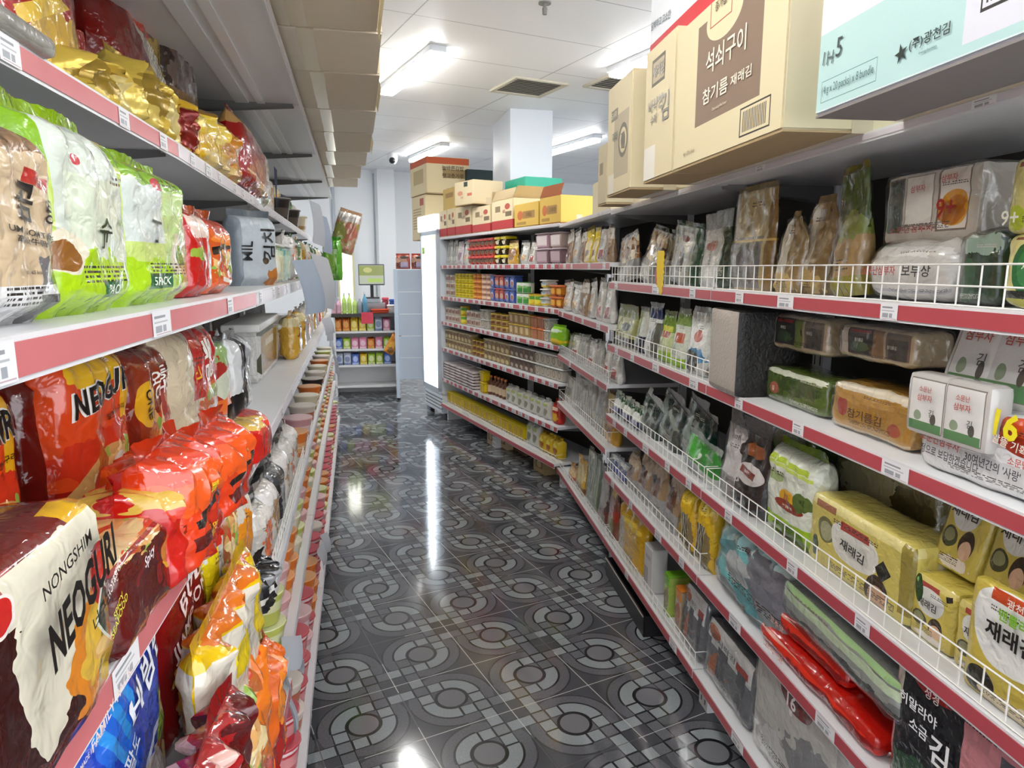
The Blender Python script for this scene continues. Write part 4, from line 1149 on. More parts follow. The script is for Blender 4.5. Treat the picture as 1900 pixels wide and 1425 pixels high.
for i, (c, lab) in enumerate([(('lime_top', '#a9c05a', [('r', .5, .9, .5, .16, '#7ab81c'), ('b', .5, .4, .4, .3, '#8a7a50')]), 'narrow carton with a lime green top on the bottom shelf'), (('orange_top', '#b8a488', [('r', .5, .9, .5, .16, '#d8841c'), ('b', .5, .4, .4, .3, '#a8643c')]), 'narrow carton with an orange top on the bottom shelf')]):
    top = plain(('lime_lid', 'orange_lid')[i], sr(('#6fb01c', '#cf7a1c')[i]), .3)
    ob = carton(.06, .17, .12, pmat(c[0], c[1], c[2], **FILM), lab, 'small cartons', tape=False, name='food_box')
    bm = B(); box(bm, -.03, .03, -.06, .06, .168, .1745, bev=.003); link('printed_top', bm, top, ob)
    set_at(ob, R, R.s_at((1232, 1253)[i], .03, z5 + .1), .04 + .06, z5 + .005)
mlw = pmat('white_label_laver', '#6a6c70', [('r', .5, .8, .45, .22, '#d9dad8'), ('r', .75, .7, .12, .06, '#a83a30'), ('e', .2, .8, .16, .12, '#b8643c'), ('b', .3, .3, .2, .2, '#b0602c'), ('r', .5, .02, .6, .1, '#4a4a52'), ('s', .5, .35, .5, .3, '#54565a', 0, 3)], **CLR)
for i, (a, b, yt, lab) in enumerate([(1262, 1300, 1102, 'grey laver stack in clear film with a white label, left of two'), (1303, 1388, 1190, 'grey laver stack in clear film with a white label, right of two')]):
    s, w, hh = span(R, z5, a, b, yt, .03)
    ob = brick(w, hh, .14, mlw, lab, seed=100 + i, fold=CLEAR, r=.02, wr=.006, texts=[('도시락김', .45, .82, .1, '#3c3e44', 0, dict(wid=.5))])
    set_at(ob, R, s, .03 + .07, z5, 0, -5)
s, w, hh = span(R, z5, 1396, 1560, 1262, .03)
ob = brick(w, hh, .12, pmat('white_16', '#b5b3ad', [('r', .4, .75, .5, .35, '#cfcdc4'), ('b', .5, .95, .4, .1, '#a3b08a'), ('e', .5, .8, .14, .13, '#7c1a1a'), ('b', .7, .3, .3, .3, '#8c8c8c'), ('b', .3, .2, .2, .2, '#d6d6d4')], **CLR), 'grey white laver multipack with a dark red 16 badge, bottom shelf', seed=103, fold=CLEAR, r=.02, wr=.006, texts=[('16', .5, .82, .12, '#f0e6e0', 0, dict(b=.04)), ('봉', .5, .73, .05, '#f0e6e0')])
set_at(ob, R, s, .03 + .06, z5)
ob = brick(.3, .2, .13, mlw, 'grey laver stack at the very bottom right, mostly outside the photo', seed=104, r=.02, wr=.006)
set_at(ob, R, s - w / 2 - .17, .04 + .065, z5)

# yellow scalloped card and other things under or on the shelf
bm = B(); n = 14
pts = []
for i in range(n + 1):
    v = i / n; z = -.035 + .17 * v
    pts.append((-.028 + .004 * (i % 2) + .012 * math.sin(v * 2.5), z, .03 + .008 * (i % 2) + .012 * math.sin(v * 2.2)))
for (a, za, b), (c, zc_, d_) in zip(pts, pts[1:]):
    v = [bm.verts.new(p) for p in ((a, -.006 * math.sin(za * 20), za), (b, 0, za), (d_, 0, zc_), (c, -.006 * math.sin(zc_ * 20), zc_))]
    bm.faces.new(v)
bmesh.ops.remove_doubles(bm, verts=bm.verts, dist=1e-5); bmesh.ops.solidify(bm, geom=bm.faces[:], thickness=.003)
ob = tag(link('promotion_card', bm, plain('yellow_card', sr('#f0cf1c'), .4)), 'yellow scalloped promotion card hung on the upper wire fence', 'sign')
bm = B(); bmesh.ops.create_circle(bm, cap_ends=True, segments=20, radius=.04, matrix=Matrix.Translation((-.035, .004, .04)) @ Matrix.Rotation(math.pi / 2, 4, 'X') @ Matrix.Scale(.6, 4, (1, 0, 0))); bmesh.ops.solidify(bm, geom=bm.faces[:], thickness=.002)
link('pink_backing', bm, plain('pink_card', sr('#c2686c'), .5), ob)
set_at(ob, R, R.s_at(1224, 0, 1.5), -.004, z1)
# black plastic tray pushed under the row
t = tag(empty('storage_crate'), 'black plastic crate with a thin pale rim, on the floor under the right shelves', 'crate')
bm = B(); L_, D_, H_ = .62, .4, .095
for v in (box(bm, -L_ / 2, L_ / 2, -D_ / 2, -D_ / 2 + .006, 0, H_), box(bm, -L_ / 2, L_ / 2, D_ / 2 - .006, D_ / 2, 0, H_), box(bm, -L_ / 2, -L_ / 2 + .006, -D_ / 2, D_ / 2, 0, H_), box(bm, L_ / 2 - .006, L_ / 2, -D_ / 2, D_ / 2, 0, H_), box(bm, -L_ / 2, L_ / 2, -D_ / 2, D_ / 2, 0, .006)): pass
link('crate_body', bm, BLACK, t, False)
bm = B(); bar(bm, (-L_ / 2, -D_ / 2 - .004, H_), (L_ / 2, -D_ / 2 - .004, H_ - .0), .0025, 5)
link('rim', bm, plain('pale_rim', sr('#b5aca2'), .4), t)
set_at(t, R, 2.95, -.02 + .2, 0)

# ------------------------------------------------------------------ left side: near noodles
yT, y1, y2, y3, y4, y5 = [v + SH for v in (2.2, 1.82, 1.482, 1.118, .79, .46)]
GLOSS = dict(rough=.1, wr=.55, wscale=30, coat=.7)
NOOD = ['#d9a566', '#f0d8a0', '#b5622c', '#e6b878', '#8fae4a', '#c8442a']
BROTH = ['#d8863c', '#c24a22', '#f0c070', '#a83018', '#e8dcb8', '#6f9a3a']
GN = 'noodle multipacks on the left shelves'
# shelf S2: the row standing at eye level
m = pmat('beige_multi', '#cdb594', [('r', .5, .06, .6, .09, '#d6d6d6'), ('b', .5, .95, .5, .12, '#8a6a4c'), ('r', .72, .715, .13, .035, '#b5322c', -8), ('b', .85, .2, .22, .22, '#6d6a6c'), ('e', .88, .28, .17, .2, '#c8c9b0'), ('b', .9, .36, .1, .1, '#7d9a3a'), ('b', .84, .33, .08, .08, '#c28a5c'), ('e', .9, .16, .19, .13, '#4a4a4c'), ('r', .45, .175, .5, .025, '#dedede')], **FILM)
s, w, hh = span(LN, y2, -95, 128, 205, .03)
ob = bag(w, hh, .13, m, 'beige noodle multipack with black brush lettering and a bowl picture, leftmost', seed=200, taper=.22, kind='pillow', seal=.03, wr=.007, texts=[('곰', .56, .6, .19, '#1d1a1a', -6, dict(sh=.2)), ('탕', .8, .57, .13, '#3a322e', -6, dict(sh=.2)), ('눈꽃', .72, .715, .03, '#f0dcd0', -8), ('UM GOMTANG', .62, .45, .03, '#2c2826', -4, dict(wid=.5)), ('高級牛骨麵', .6, .41, .034, '#2c2826', -4, dict(wid=.36)), ('103g / 465 kcal', .55, .26, .024, '#3a3430'), ('100%', .6, .176, .02, '#6a6a6c')])
set_at(ob, LN, s, .03 + .066, y2)
m = pmat('green_soo', '#b9cf5a', [('b', .3, .95, .9, .22, '#7fae18'), ('r', .42, .72, .34, .34, '#cbd3c6'), ('r', .5, .5, .34, .22, '#d4dcc6'), ('b', .3, .1, .7, .22, '#a9d012'), ('e', .28, .79, .035, .028, '#b8283a'), ('b', .12, .33, .14, .1, '#e0d8c0'), ('b', .1, .31, .12, .07, '#8c5a24'), ('r', .55, .13, .13, .045, '#1f6a3c'), ('b', .9, .4, .1, .3, '#c9cfb0'), ('s', .85, .4, .09, .3, '#e3e6da', 8, 4)], **FILM)
s, w, hh = span(LN, y2, 112, 253, 232, .035)
ob = bag(w, hh, .11, m, 'bright green noodle multipack with 5 pack badge, left and taller of the green pair', seed=201, taper=.25, wr=.007, seal=.02, group=GN, texts=[('5PACK', .55, .13, .055, '#e8f4e0', 0, dict(wid=.2)), ('수', .5, .45, .13, '#2e3a24', 0), ('丁', .47, .4, .1, '#20301a', 0), ('라면', .75, .5, .05, '#6a9a1c')])
set_at(ob, LN, s, .035 + .056, y2)
m = pmat('green_white_noodle', '#c3d678', [('r', .3, .7, .24, .26, '#ced6d0'), ('r', .7, .55, .26, .4, '#b9d28a'), ('b', .5, .98, .8, .14, '#7fae2a'), ('e', .38, .86, .06, .045, '#b8283a'), ('b', .72, .3, .24, .22, '#d9cfae'), ('b', .76, .24, .16, .1, '#c8a468'), ('b', .7, .36, .1, .08, '#7a9a3c'), ('b', .2, .12, .5, .2, '#a6cf1c'), ('r', .36, .17, .17, .055, '#1f6a3c'), ('e', .66, .09, .06, .035, '#7a6ab0')], **FILM)
s, w, hh = span(LN, y2, 247, 360, 312, .035)
ob = bag(w, hh, .11, m, 'green and white noodle multipack with 5 pack badge, right and shorter of the green pair', seed=202, taper=.2, wr=.007, group=GN, texts=[('5PACK', .36, .17, .06, '#e8f4e0', 0, dict(wid=.26)), ('丁', .32, .52, .16, '#24301e', -4), ('라면', .72, .5, .06, '#6fae1c')])
set_at(ob, LN, s, .035 + .056, y2)
put(bag, LN, y2, 362, 397, 372, .03, .1, pmat('red_clear', '#b81a16', [('r', .75, .6, .16, .5, '#c9c4bc', 8), ('b', .4, .8, .3, .14, '#d8c0b4'), ('b', .3, .5, .2, .08, '#8fa83c')], **GLOSS), 'red noodle bag with a clear crumpled side, right of the green pair', name='noodle_multipack', seed=203, group=GN, taper=.35)
put(bag, LN, y2, 399, 436, 388, .03, .1, pmat('orange_black', '#c8541c', [('b', .5, .9, .5, .2, '#a8301c'), ('r', .5, .62, .4, .05, '#1c1614', 10), ('b', .5, .36, .4, .2, NOOD), ('b', .5, .72, .4, .08, '#e07a24'), ('b', .5, .1, .5, .12, '#d8643c'), ('r', .6, .14, .3, .03, '#e4e0d8', -10)], **GLOSS), 'orange noodle bag with a black stripe, between the red and silver bags', seed=204, group=GN, taper=.35)
s, w, hh = span(LN, y2, 434, 502, 392, .05)
ob = bag(.17, hh, .09, pmat('silver_bag', '#a9b2b8', [('b', .85, .1, .2, .16, '#a8682c'), ('e', .6, .36, .08, .05, '#4a3a2a'), ('r', .04, .5, .08, .6, '#7d868e')], .3, .5, 22), 'silver grey noodle bag with rotated black lettering', seed=205, taper=.2, kind='pillow', group=GN, texts=[('MIL', .2, .5, .16, '#1c1e22', 90, dict(wid=.34, e=.003)), ('김치', .7, .6, .26, '#17181c', 90, dict(b=.03, wid=.56, e=.003))])
set_at(ob, LN, LN.s_at(464, .1, y2 + .1), .1, y2, -38)
# shelf S1: foil bags above eye level
q1 = .15
gold = pmat('gold_foil', '#cdb04a', [('b', .4, .6, .3, .3, '#9c8030'), ('b', .75, .4, .2, .35, '#e2cf88'), ('b', .2, .2, .2, .2, '#dcc468')], .24, .8, 16, metal=.35)
redf = pmat('red_gold_pack', '#a31c18', [('b', .6, .3, .4, .25, '#c9a23c'), ('b', .3, .75, .3, .12, '#d8501c'), ('r', .5, .55, .4, .05, '#e6c04a', 30), ('b', .8, .8, .2, .2, '#7c1210')], **GLOSS)
put(bag, LN, y1, 5, 175, -150, q1 + .06, .13, redf, 'red noodle multipack at the upper left corner', seed=210, taper=.3, group=GN, kind='pillow')
ob = brick(.2, .03, .05, pmat('grey_tray', '#a5a29c', [('b', .5, .5, .4, .4, '#8d8a84')], .2, .2), 'curled clear grey film edge on the upper left shelf', name='film_tray', cat='tray', seed=211, r=.014, wr=.002)
set_at(ob, LN, 1.02, q1 + .01, y1)
put(bag, LN, y1, 136, 250, 45, q1 + .02, .15, gold, 'crumpled gold foil noodle bag, larger of two on the upper left shelf', seed=212, wr=.022, taper=.5, pleat=2.2, box=3, kind='pillow', sealmat=pmat('red_crumple', '#b8403a', [('b', .5, .5, .3, .4, '#d8c0b0')], .2, .7), seal=.05, roll=-6, group=GN, tw=.2, lean=6)
put(bag, LN, y1, 225, 340, -20, q1 + .16, .13, pmat('dark_gold_pack', '#7d1a14', [('b', .7, .5, .3, .4, '#c9a840'), ('r', .6, .6, .4, .06, '#e0ddd0', -40), ('b', .4, .9, .3, .15, '#d8401c'), ('b', .8, .3, .2, .2, '#3f2c10')], **GLOSS), 'red and gold noodle multipack behind the foil bags, white slanted lettering', seed=213, group=GN, texts=[('매운라면', .6, .62, .09, '#f0ead8', -35), ('신', .75, .45, .12, '#e6c02c', -35)])
put(bag, LN, y1, 252, 345, 118, q1 + .015, .14, gold, 'crumpled gold foil noodle bag, smaller of two on the upper left shelf', seed=214, wr=.02, taper=.55, pleat=2.2, box=3, roll=5, group=GN, tw=.25)
put(bag, LN, y1, 330, 385, -10, q1 + .13, .12, pmat('dark_clear', '#3a2a24', [('b', .5, .6, .4, .4, '#6b5850'), ('b', .7, .3, .3, .2, '#8a6c34')], **GLOSS), 'dark brown clear noodle bag hanging over the gold foil bags', seed=215, group=GN, pleat=1.8)
put(bag, LN, y1, 346, 376, 188, q1 + .02, .1, pmat('gold_red', '#c09a3c', [('b', .3, .5, .3, .4, '#7c1c14'), ('b', .7, .8, .2, .2, '#e0c878')], .25, .8, 16, metal=.3), 'small gold and red noodle bag left of the yellow one', seed=216, wr=.016, pleat=2, group=GN)
put(bag, LN, y1, 372, 458, 205, q1 + .01, .14, pmat('yellow_foil', '#e0b21c', [('b', .7, .5, .3, .5, '#d98c14'), ('b', .3, .7, .3, .2, '#f2d040'), ('b', .4, .15, .3, .14, '#e6c878'), ('b', .5, .95, .4, .1, '#8a641c')], **GLOSS), 'bright yellow noodle bag on the upper left shelf', seed=217, wr=.016, taper=.4, pleat=2, group=GN, seal=.03, sealmat=pmat('brown_seal', '#8a6428', [], .3, .5))
put(bag, LN, y1, 458, 508, 235, q1 + .005, .14, pmat('red_white_arc', '#a8140f', [('r', .85, .5, .16, .6, '#c9bfb4', -6), ('b', .3, .92, .4, .12, '#c99a5c'), ('r', .4, .2, .3, .015, '#e8c8a0'), ('b', .55, .12, .2, .05, '#d8a878')], **GLOSS), 'deep red noodle bag with a curved white edge, right of the yellow bag', seed=218, taper=.5, group=GN, roll=6)

# shelf S3: back row standing, front row lying
NEO = [('r', .5, .7, .6, .34, '#d8481c'), ('b', .55, .92, .5, .12, '#e8b81c'), ('r', .85, .75, .16, .3, '#e0a81c'), ('b', .5, .48, .55, .14, '#c8341c'), ('e', .5, .2, .52, .3, '#c99a5c'), ('b', .52, .24, .4, .24, NOOD), ('e', .6, .36, .1, .08, '#e8e0d0'), ('b', .42, .22, .13, .1, '#5a7a2c'), ('b', .7, .12, .16, .08, '#d8c8a8'), ('r', .12, .03, .14, .06, '#b8b4b8')]
mn = pmat('neoguri', '#9c1f14', NEO, **GLOSS)
def neo_txt(k=1): return [('NEOGURI', .46, .8, .145, '#f0ece4', 7, dict(wid=.77 * k, b=.09, sh=.15, e=.0014)), ('NEOGURI', .46, .8, .13, '#14110f', 7, dict(wid=.74 * k, b=.04, sh=.15, e=.003)), ('얼큰한 너구리', .6, .66, .035, '#14110f', 7), ('농심', .6, .95, .04, '#f4efe4')]



put(bag, LN, y3, -75, 70, 692, .16, .1, mn, 'orange noodle pack lettered NEOGURI, cut off by the left edge of the photo', seed=220, texts=neo_txt(), group=GN, taper=.15)
put(brick, LN, y3, 74, 146, 690, .17, .1, pmat('maroon_side', '#5c120d', [('b', .7, .6, .3, .4, '#7c1a14')], **GLOSS), 'dark maroon side of a noodle multipack between two NEOGURI packs', name='noodle_multipack', cat='noodle pack', seed=221, group=GN, r=.03, wr=.008)
s, w, hh = span(LN, y3, 150, 260, 650, .13)
ob = bag(w, hh, .1, mn, 'orange noodle pack lettered NEOGURI, standing whole under the price strip', seed=222, taper=.15, group=GN, texts=neo_txt(), seal=.015)
set_at(ob, LN, s, .13 + .05, y3)
s, w, hh = span(LN, y3, 263, 331, 640, .12)
ob = bag(w, hh, .1, pmat('ohs_pack', '#7c2818', [('r', .3, .6, .2, .3, '#8c3418'), ('e', .25, .64, .17, .15, '#d8a41c'), ('b', .6, .3, .4, .3, NOOD), ('b', .8, .5, .2, .3, '#a8443c'), ('b', .75, .36, .14, .1, '#d8d4cc')], **GLOSS), 'brown noodle pack with white lettering and a yellow oval, right of the whole NEOGURI pack', seed=223, texts=[('오동통', .6, .8, .1, '#f0ece4', 8, dict(b=.04, wid=.5)), ("OH'S", .6, .7, .1, '#f0e6e0', 8, dict(b=.04)), ('ONE', .25, .64, .07, '#1c140c', -80), ], group=GN, taper=.2)
set_at(ob, LN, s, .12 + .05, y3)
s, w, hh = span(LN, y3, 333, 415, 605, .1)
ob = bag(w, hh, .1, pmat('white_red_pack', '#cfc2a6', [('r', .68, .7, .34, .26, '#c01c16', -6), ('b', .7, .36, .3, .16, '#d8682c'), ('b', .5, .14, .5, .14, '#e0c02c'), ('b', .75, .45, .2, .05, '#a8b04c'), ('e', .92, .72, .06, .08, '#e0b02c'), ('b', .75, .28, .2, .1, '#e6d8d0')], **FILM), 'white noodle pack with a red panel of white Korean lettering', seed=224, texts=[('볶음', .66, .72, .2, '#f6efe6', -82, dict(b=.04, wid=.26)), ('고', .4, .66, .1, '#e6b02c', -82), ('매운맛', .65, .53, .035, '#f0d8c8', -6)], group=GN, taper=.25)
set_at(ob, LN, s, .1 + .05, y3)
put(bag, LN, y3, 416, 446, 615, .12, .09, pmat('veg_pack', '#a3281f', [('b', .4, .85, .4, .16, '#8fae6a'), ('e', .3, .45, .3, .2, '#c9d0bc'), ('b', .7, .6, .3, .3, '#6c2420'), ('b', .4, .2, .4, .14, '#d86a2c')], **GLOSS), 'red noodle pack picturing pale vegetables, right of the white and red one', seed=225, group=GN)
put(bag, LN, y3, 448, 470, 612, .09, .08, pmat('silver_strip', '#c5c8c9', [('r', .3, .5, .15, .6, '#2c2c2e'), ('s', .7, .5, .25, .5, '#8f9294', 8, 5)], **GLOSS), 'narrow silver noodle bag with a black stripe, beside the white boxes', seed=226, group=GN, pleat=2)
# front row
s, w, hh = span(LN, y3, -60, 214, 1000, -.02)
mf = pmat('neoguri_front', '#340b09', [('r', .5, 1.18, 1.2, .2, '#6c1410'), ('r', .2, 1.1, .16, .07, '#c0241c', 12), ('r', .97, 1.05, .28, .14, '#e6b012'), ('r', .1, .9, .3, .12, '#a8605c'), ('b', .6, .68, .3, .28, '#dcd6c0'), ('r', .62, .86, .32, .13, '#e0dac4'), ('b', .45, .42, .12, .2, '#d6cfba'), ('e', .27, .82, .085, .09, '#ece4dc'), ('e', .27, .82, .07, .075, '#c8201c'), ('b', .74, .28, .17, .3, '#d8821c'), ('b', .76, .36, .12, .14, '#e0b43a'), ('b', .9, .2, .12, .24, '#8a7440'), ('e', .82, .34, .09, .05, '#d8a85a'), ('e', .82, .345, .07, .035, '#e8c07a'), ('e', .87, .62, .1, .13, '#c8241c', -15), ('d', .88, .45, .11, .13, '#e6ead8'), ('d', .88, .45, .09, .105, '#2c3a24'), ('e', .56, .1, .045, .045, '#3c4ab0'), ('r', .75, .06, .24, .06, '#9c1c18', 8), ('r', .12, .08, .03, .14, '#d89a1c', -6)], **GLOSS)
ob = brick(w, hh, .15, mf, 'large dark red NEOGURI family multipack lying in front, nearest the camera', name='noodle_multipack', cat='noodle pack', seed=230, r=.03, wr=.006, texts=[('NONGSHIM', .53, .88, .06, '#1c1816', 8, dict(wid=.36, b=.01)), ('NEOGURI', .63, .7, .2, '#14110f', 14, dict(wid=.56, b=.06, sh=.2)), ('너구리', .74, .54, .08, '#2c2826', 12, dict(b=.03)), ('HOT&SPICY', .87, .62, .045, '#f6e6dc', 30, dict(wid=.17)), ('SPICY', .88, .47, .04, '#d8e04a', 25), ('SEAFOOD', .88, .42, .04, '#d8e04a', 25), ('FAMILY PACK', .74, .07, .055, '#f0dcd8', 8, dict(wid=.4)), ('MADE IN KOREA', .55, .03, .025, '#d8d0cc')], group=GN)
set_at(ob, LN, s, -.02 + .075, y3, 0, 0)
s, w, hh = span(LN, y3, 216, 322, 990, -.015)
msp = pmat('spicy_top', '#4f100c', [('b', .5, 1.35, .5, .5, NOOD), ('b', .4, 1.3, .3, .2, '#d8b88a'), ('r', .5, 1.02, .6, .05, '#8c2018'), ('b', .75, .55, .1, .12, '#cfc02c'), ('e', .8, .6, .16, .14, '#b88a3c'), ('r', .9, .72, .1, .2, '#d8b890'), ('b', .2, .5, .3, .4, '#5c1410')], **GLOSS)
ob = brick(w, hh, .16, msp, 'maroon noodle multipack lying flat with a noodle picture on top', name='noodle_multipack', cat='noodle pack', seed=231, r=.025, wr=.008, fold=pmat('maroon_fold', '#5c130e', [], **GLOSS), texts=[('Spicy', .25, .93, .14, '#f0e6ea', 10, dict(sh=.2)), ('신', .92, .72, .14, '#14110f', 80)], group=GN)
set_at(ob, LN, s, -.015 + .08, y3)
RB = pmat('red_bag', '#c01812', [('b', .5, .8, .4, .15, '#d8402c'), ('b', .3, .9, .3, .12, '#d8b04c'), ('b', .7, .2, .2, .2, '#8c0f0c')], **GLOSS)
OB = pmat('orange_bag', '#d43a12', [('b', .5, .7, .5, .2, '#e2561a'), ('r', .45, .5, .3, .035, '#1a1210', 12), ('b', .6, .25, .3, .25, '#b8240f'), ('r', .3, .3, .16, .06, '#5a1410', 8)], **GLOSS)
for i, (a, b, yt, q, mt, lab, tx) in enumerate([
    (322, 362, 868, -.03, RB, 'glossy red noodle bag, left of three in front of the shelf', [('맛있는', .5, .7, .06, '#e8c02c', 8)]),
    (364, 424, 800, -.05, OB, 'glossy orange red noodle bag with a black bar, middle of three in front', [('불닭', .5, .66, .09, '#e8c02c', 8, dict(b=.03)), ('볶음면', .42, .3, .07, '#d8b020', 8)]),
    (426, 478, 772, -.05, OB, 'glossy orange red noodle bag with a black bar, right of three in front', [('HO!', .6, .62, .07, '#e8c02c', 8)])]):
    put(bag, LN, y3, a, b, yt, q, .13, mt, lab, seed=232 + i, group=GN, texts=tx, taper=.4, wr=.012, pleat=1.6, box=3.4)
put(bag, LN, y3, 480, 508, 735, -.04, .12, RB, 'dark topped red noodle bag at the end of the front row', seed=236, group=GN, seal=.045, sealmat=plain('black_seal', (.01, .01, .012), .25), taper=.4)

# shelf S4 and S5: packs leaning out past the strip above
mb2 = pmat('blue_bibim', '#1440b0', [('b', .3, .7, .3, .3, '#1c62cc'), ('s', .3, .75, .3, .2, '#2a8ad8', 45, 6), ('r', .7, .62, .34, .2, '#1838a0', 20), ('r', .6, .12, .7, .16, '#d8cfd0'), ('r', .5, .28, .6, .014, '#c9d4e8', 20), ('b', .9, .3, .2, .16, NOOD)], **FILM)
s, w, hh = span(LN, y4, 214, 318, 1075, .03)
ob = bag(w, hh, .08, mb2, 'bright blue noodle pack with white lettering below the pink strip', seed=240, taper=.2, group=GN, texts=[('비빔면', .62, .62, .17, '#e6ecf4', 22, dict(b=.04, wid=.66)), ('BIBIM', .55, .8, .07, '#d8d83a', 22, dict(wid=.5)), ('팔도', .3, .42, .07, '#cfe0f0', 22)])
set_at(ob, LN, s, .03 + .04, y4)
mbl = pmat('bul_jjamppong', '#7c0f12', [('b', .6, .3, .45, .22, NOOD), ('b', .3, .35, .16, .16, '#d89a2c'), ('r', .8, .92, .3, .1, '#c9b8b4', 20), ('b', .5, .1, .4, .12, '#d8cfc8')], **GLOSS)
s, w, hh = span(LN, y4, 320, 396, 985, .03)
ob = bag(w, hh, .08, mbl, 'dark red noodle pack lettered BUL JJAMPPONG in white', seed=241, taper=.2, group=GN, texts=[('BUL', .5, .72, .11, '#f0dcd8', 18, dict(b=.03, wid=.44)), ('JJAMPPONG', .52, .58, .1, '#f0dcd8', 18, dict(b=.03, wid=.8))])
set_at(ob, LN, s, .03 + .04, y4)
put(bag, LN, y4, 397, 428, 950, .02, .08, pmat('yellow_white', '#d0d0c8', [('b', .3, .6, .3, .4, '#e0cf1c'), ('b', .6, .3, .2, .2, '#8aae3a'), ('b', .5, .08, .4, .12, '#d8902c')], **FILM), 'white and yellow noodle pack right of the BUL JJAMPPONG pack', seed=242, group=GN)
put(bag, LN, y4, 430, 452, 905, .02, .08, pmat('brown_noodle', '#a8643c', [('b', .5, .7, .4, .25, NOOD), ('b', .5, .3, .4, .2, '#7c3424')], **FILM), 'brown noodle pack behind the egg picture pack', seed=243, group=GN)
put(bag, LN, y4, 454, 474, 890, .02, .08, pmat('orange_top_noodle', '#d0c8b8', [('b', .5, .6, .5, .2, '#e08c1c'), ('b', .5, .3, .4, .2, '#c8884c')], **FILM), 'white and orange noodle pack beside the navy bottles', seed=244, group=GN)
s, w, hh = span(LN, y4, 405, 492, 1098, -.045)
ob = bag(w, max(hh, .13), .06, pmat('egg_pack', '#e0b80c', [('r', .36, .45, .36, .42, '#dcd4c4'), ('e', .4, .56, .13, .16, '#e6c80c'), ('b', .5, .98, .4, .1, '#d8701c'), ('b', .9, .5, .16, .4, '#f0d01c')], **GLOSS), 'yellow noodle pack with a fried egg picture', seed=245, group=GN, wr=.012, pleat=1.8, taper=.3)
set_at(ob, LN, s, -.045 + .03, y4)
put(bag, LN, y4, 493, 512, 1035, -.035, .06, pmat('black_silver', '#17171a', [('b', .5, .7, .4, .2, '#8c8e90'), ('r', .3, .35, .3, .08, '#d0cfc9')], **GLOSS), 'crumpled black and silver noodle pack above the egg picture pack', seed=246, group=GN, wr=.014, pleat=2.2, texts=[('UDON', .4, .36, .07, '#1a1a1c', 0)])
s, w, hh = span(LN, y4, 365, 470, 1245, -.085)
ob = bag(w, .15, .06, pmat('red_long_pack', '#b01418', [('b', .8, .5, .22, .5, '#5c0c0c'), ('b', .2, .2, .16, .2, '#d8503c'), ('r', .3, .9, .3, .06, '#d8a89c')], **GLOSS), 'crimson noodle pack with slanting white lettering, hanging over the shelf edge', seed=247, group=GN, wr=.014, pleat=1.8, texts=[('JIN', .35, .2, .13, '#e8d8d8', 40), ('라면', .42, .58, .2, '#e8dcdc', 55)])
set_at(ob, LN, s, -.085 + .03, y4, 0, 0, 8)
s, w, hh = span(LN, y4, 250, 362, 1345, -.075)
ob = brick(w, .09, .1, pmat('veg_lying', '#cfc0a4', [('b', .5, .6, .4, .5, NOOD), ('b', .5, 1.4, .5, .5, NOOD), ('r', .95, .5, .1, .7, '#1438b8'), ('b', .4, 1.3, .2, .2, '#b8c890')], **GLOSS), 'noodle pack with a vegetable picture and a blue end, lying at the bottom edge', name='noodle_multipack', cat='noodle pack', seed=248, group=GN, r=.02, wr=.008, fold=plain('blue_film', sr('#1436c0'), .15), texts=[('MY', .9, .7, .2, '#d8e04a', 0)])
set_at(ob, LN, s, -.075 + .05, y4, 0, 0, 0)
put(bag, LN, y5, 478, 512, 1200, -.06, .07, pmat('orange_low', '#c8401c', [('b', .3, .6, .3, .4, NOOD), ('b', .7, .7, .3, .3, '#e87a1c'), ('b', .6, .2, .3, .2, '#d8241c')], **GLOSS), 'orange and red noodle pack, left of two on the low shelf', seed=249, group=GN, wr=.012, pleat=1.8)
put(bag, LN, y5, 513, 533, 1195, -.055, .07, pmat('orange_low2', '#e0681c', [('b', .5, .5, .3, .4, '#f08c2c'), ('b', .4, .2, .3, .2, '#a81c14')], **GLOSS), 'orange noodle pack with a jagged top, right of two on the low shelf', seed=250, group=GN, wr=.012, pleat=2)
for i in range(2):
    ob = bottle(.03, .24 - .04 * i, plain('navy_glass', (.008, .012, .035), .1), plain('navy_cap', (.01, .01, .02), .3), 'dark navy bottle at the end of the nearest left bay, %s' % ('taller one', 'shorter one')[i], group='navy bottles on the left')
    set_at(ob, LN, 1.62 + .085 * i, .05 + .03, y4)

# ------------------------------------------------------------------ left side: the cartons on top
KB = pmat('kraft_underside', '#ddcfb0', [], .7, .05, 30)
for i, (a, b, hh) in enumerate([(.7, 1.25, .3), (1.26, 1.76, .34), (1.77, 2.18, .34), (2.19, 2.63, .32), (2.64, 3.22, .34), (3.23, 3.74, .3), (3.75, 4.34, .34), (4.35, 4.9, .32), (4.91, 5.58, .3), (5.6, 6.2, .3)]):
    ob = carton(b - a - .006, hh, .44, KB, 'kraft carton overhanging the aisle on the left top shelf, %s from the camera' % ORD[i], 'cartons on the left top shelf', flapmat=plain('kraft_flap_a', sr('#e6dac4'), .7, var=.1, scale=14) if i % 2 else plain('kraft_flap_b', sr('#dfd2ba'), .7, var=.1, scale=14))
    qq = (-.315, -.32, -.325, -.34, -.35, -.355, -.35, -.335, -.305, -.285)[i]
    set_at(ob, LF, (a + b) / 2, qq + .22, yT + .02)
    if i in (2, 4, 6):
        bm = B(); v = [bm.verts.new(c) for c in ((-.2, -.22, 0), (.2, -.22, 0), (.2, -.226, -.03 + .0), (-.2, -.226, -.03))]
        bm.faces.new(v); bmesh.ops.solidify(bm, geom=bm.faces[:], thickness=.003); link('loose_flap', bm, plain('pale_flap', sr('#d8cdb0'), .6), ob, False)
RAIL = plain('steel_rail', sr('#eef0f3'), .3)

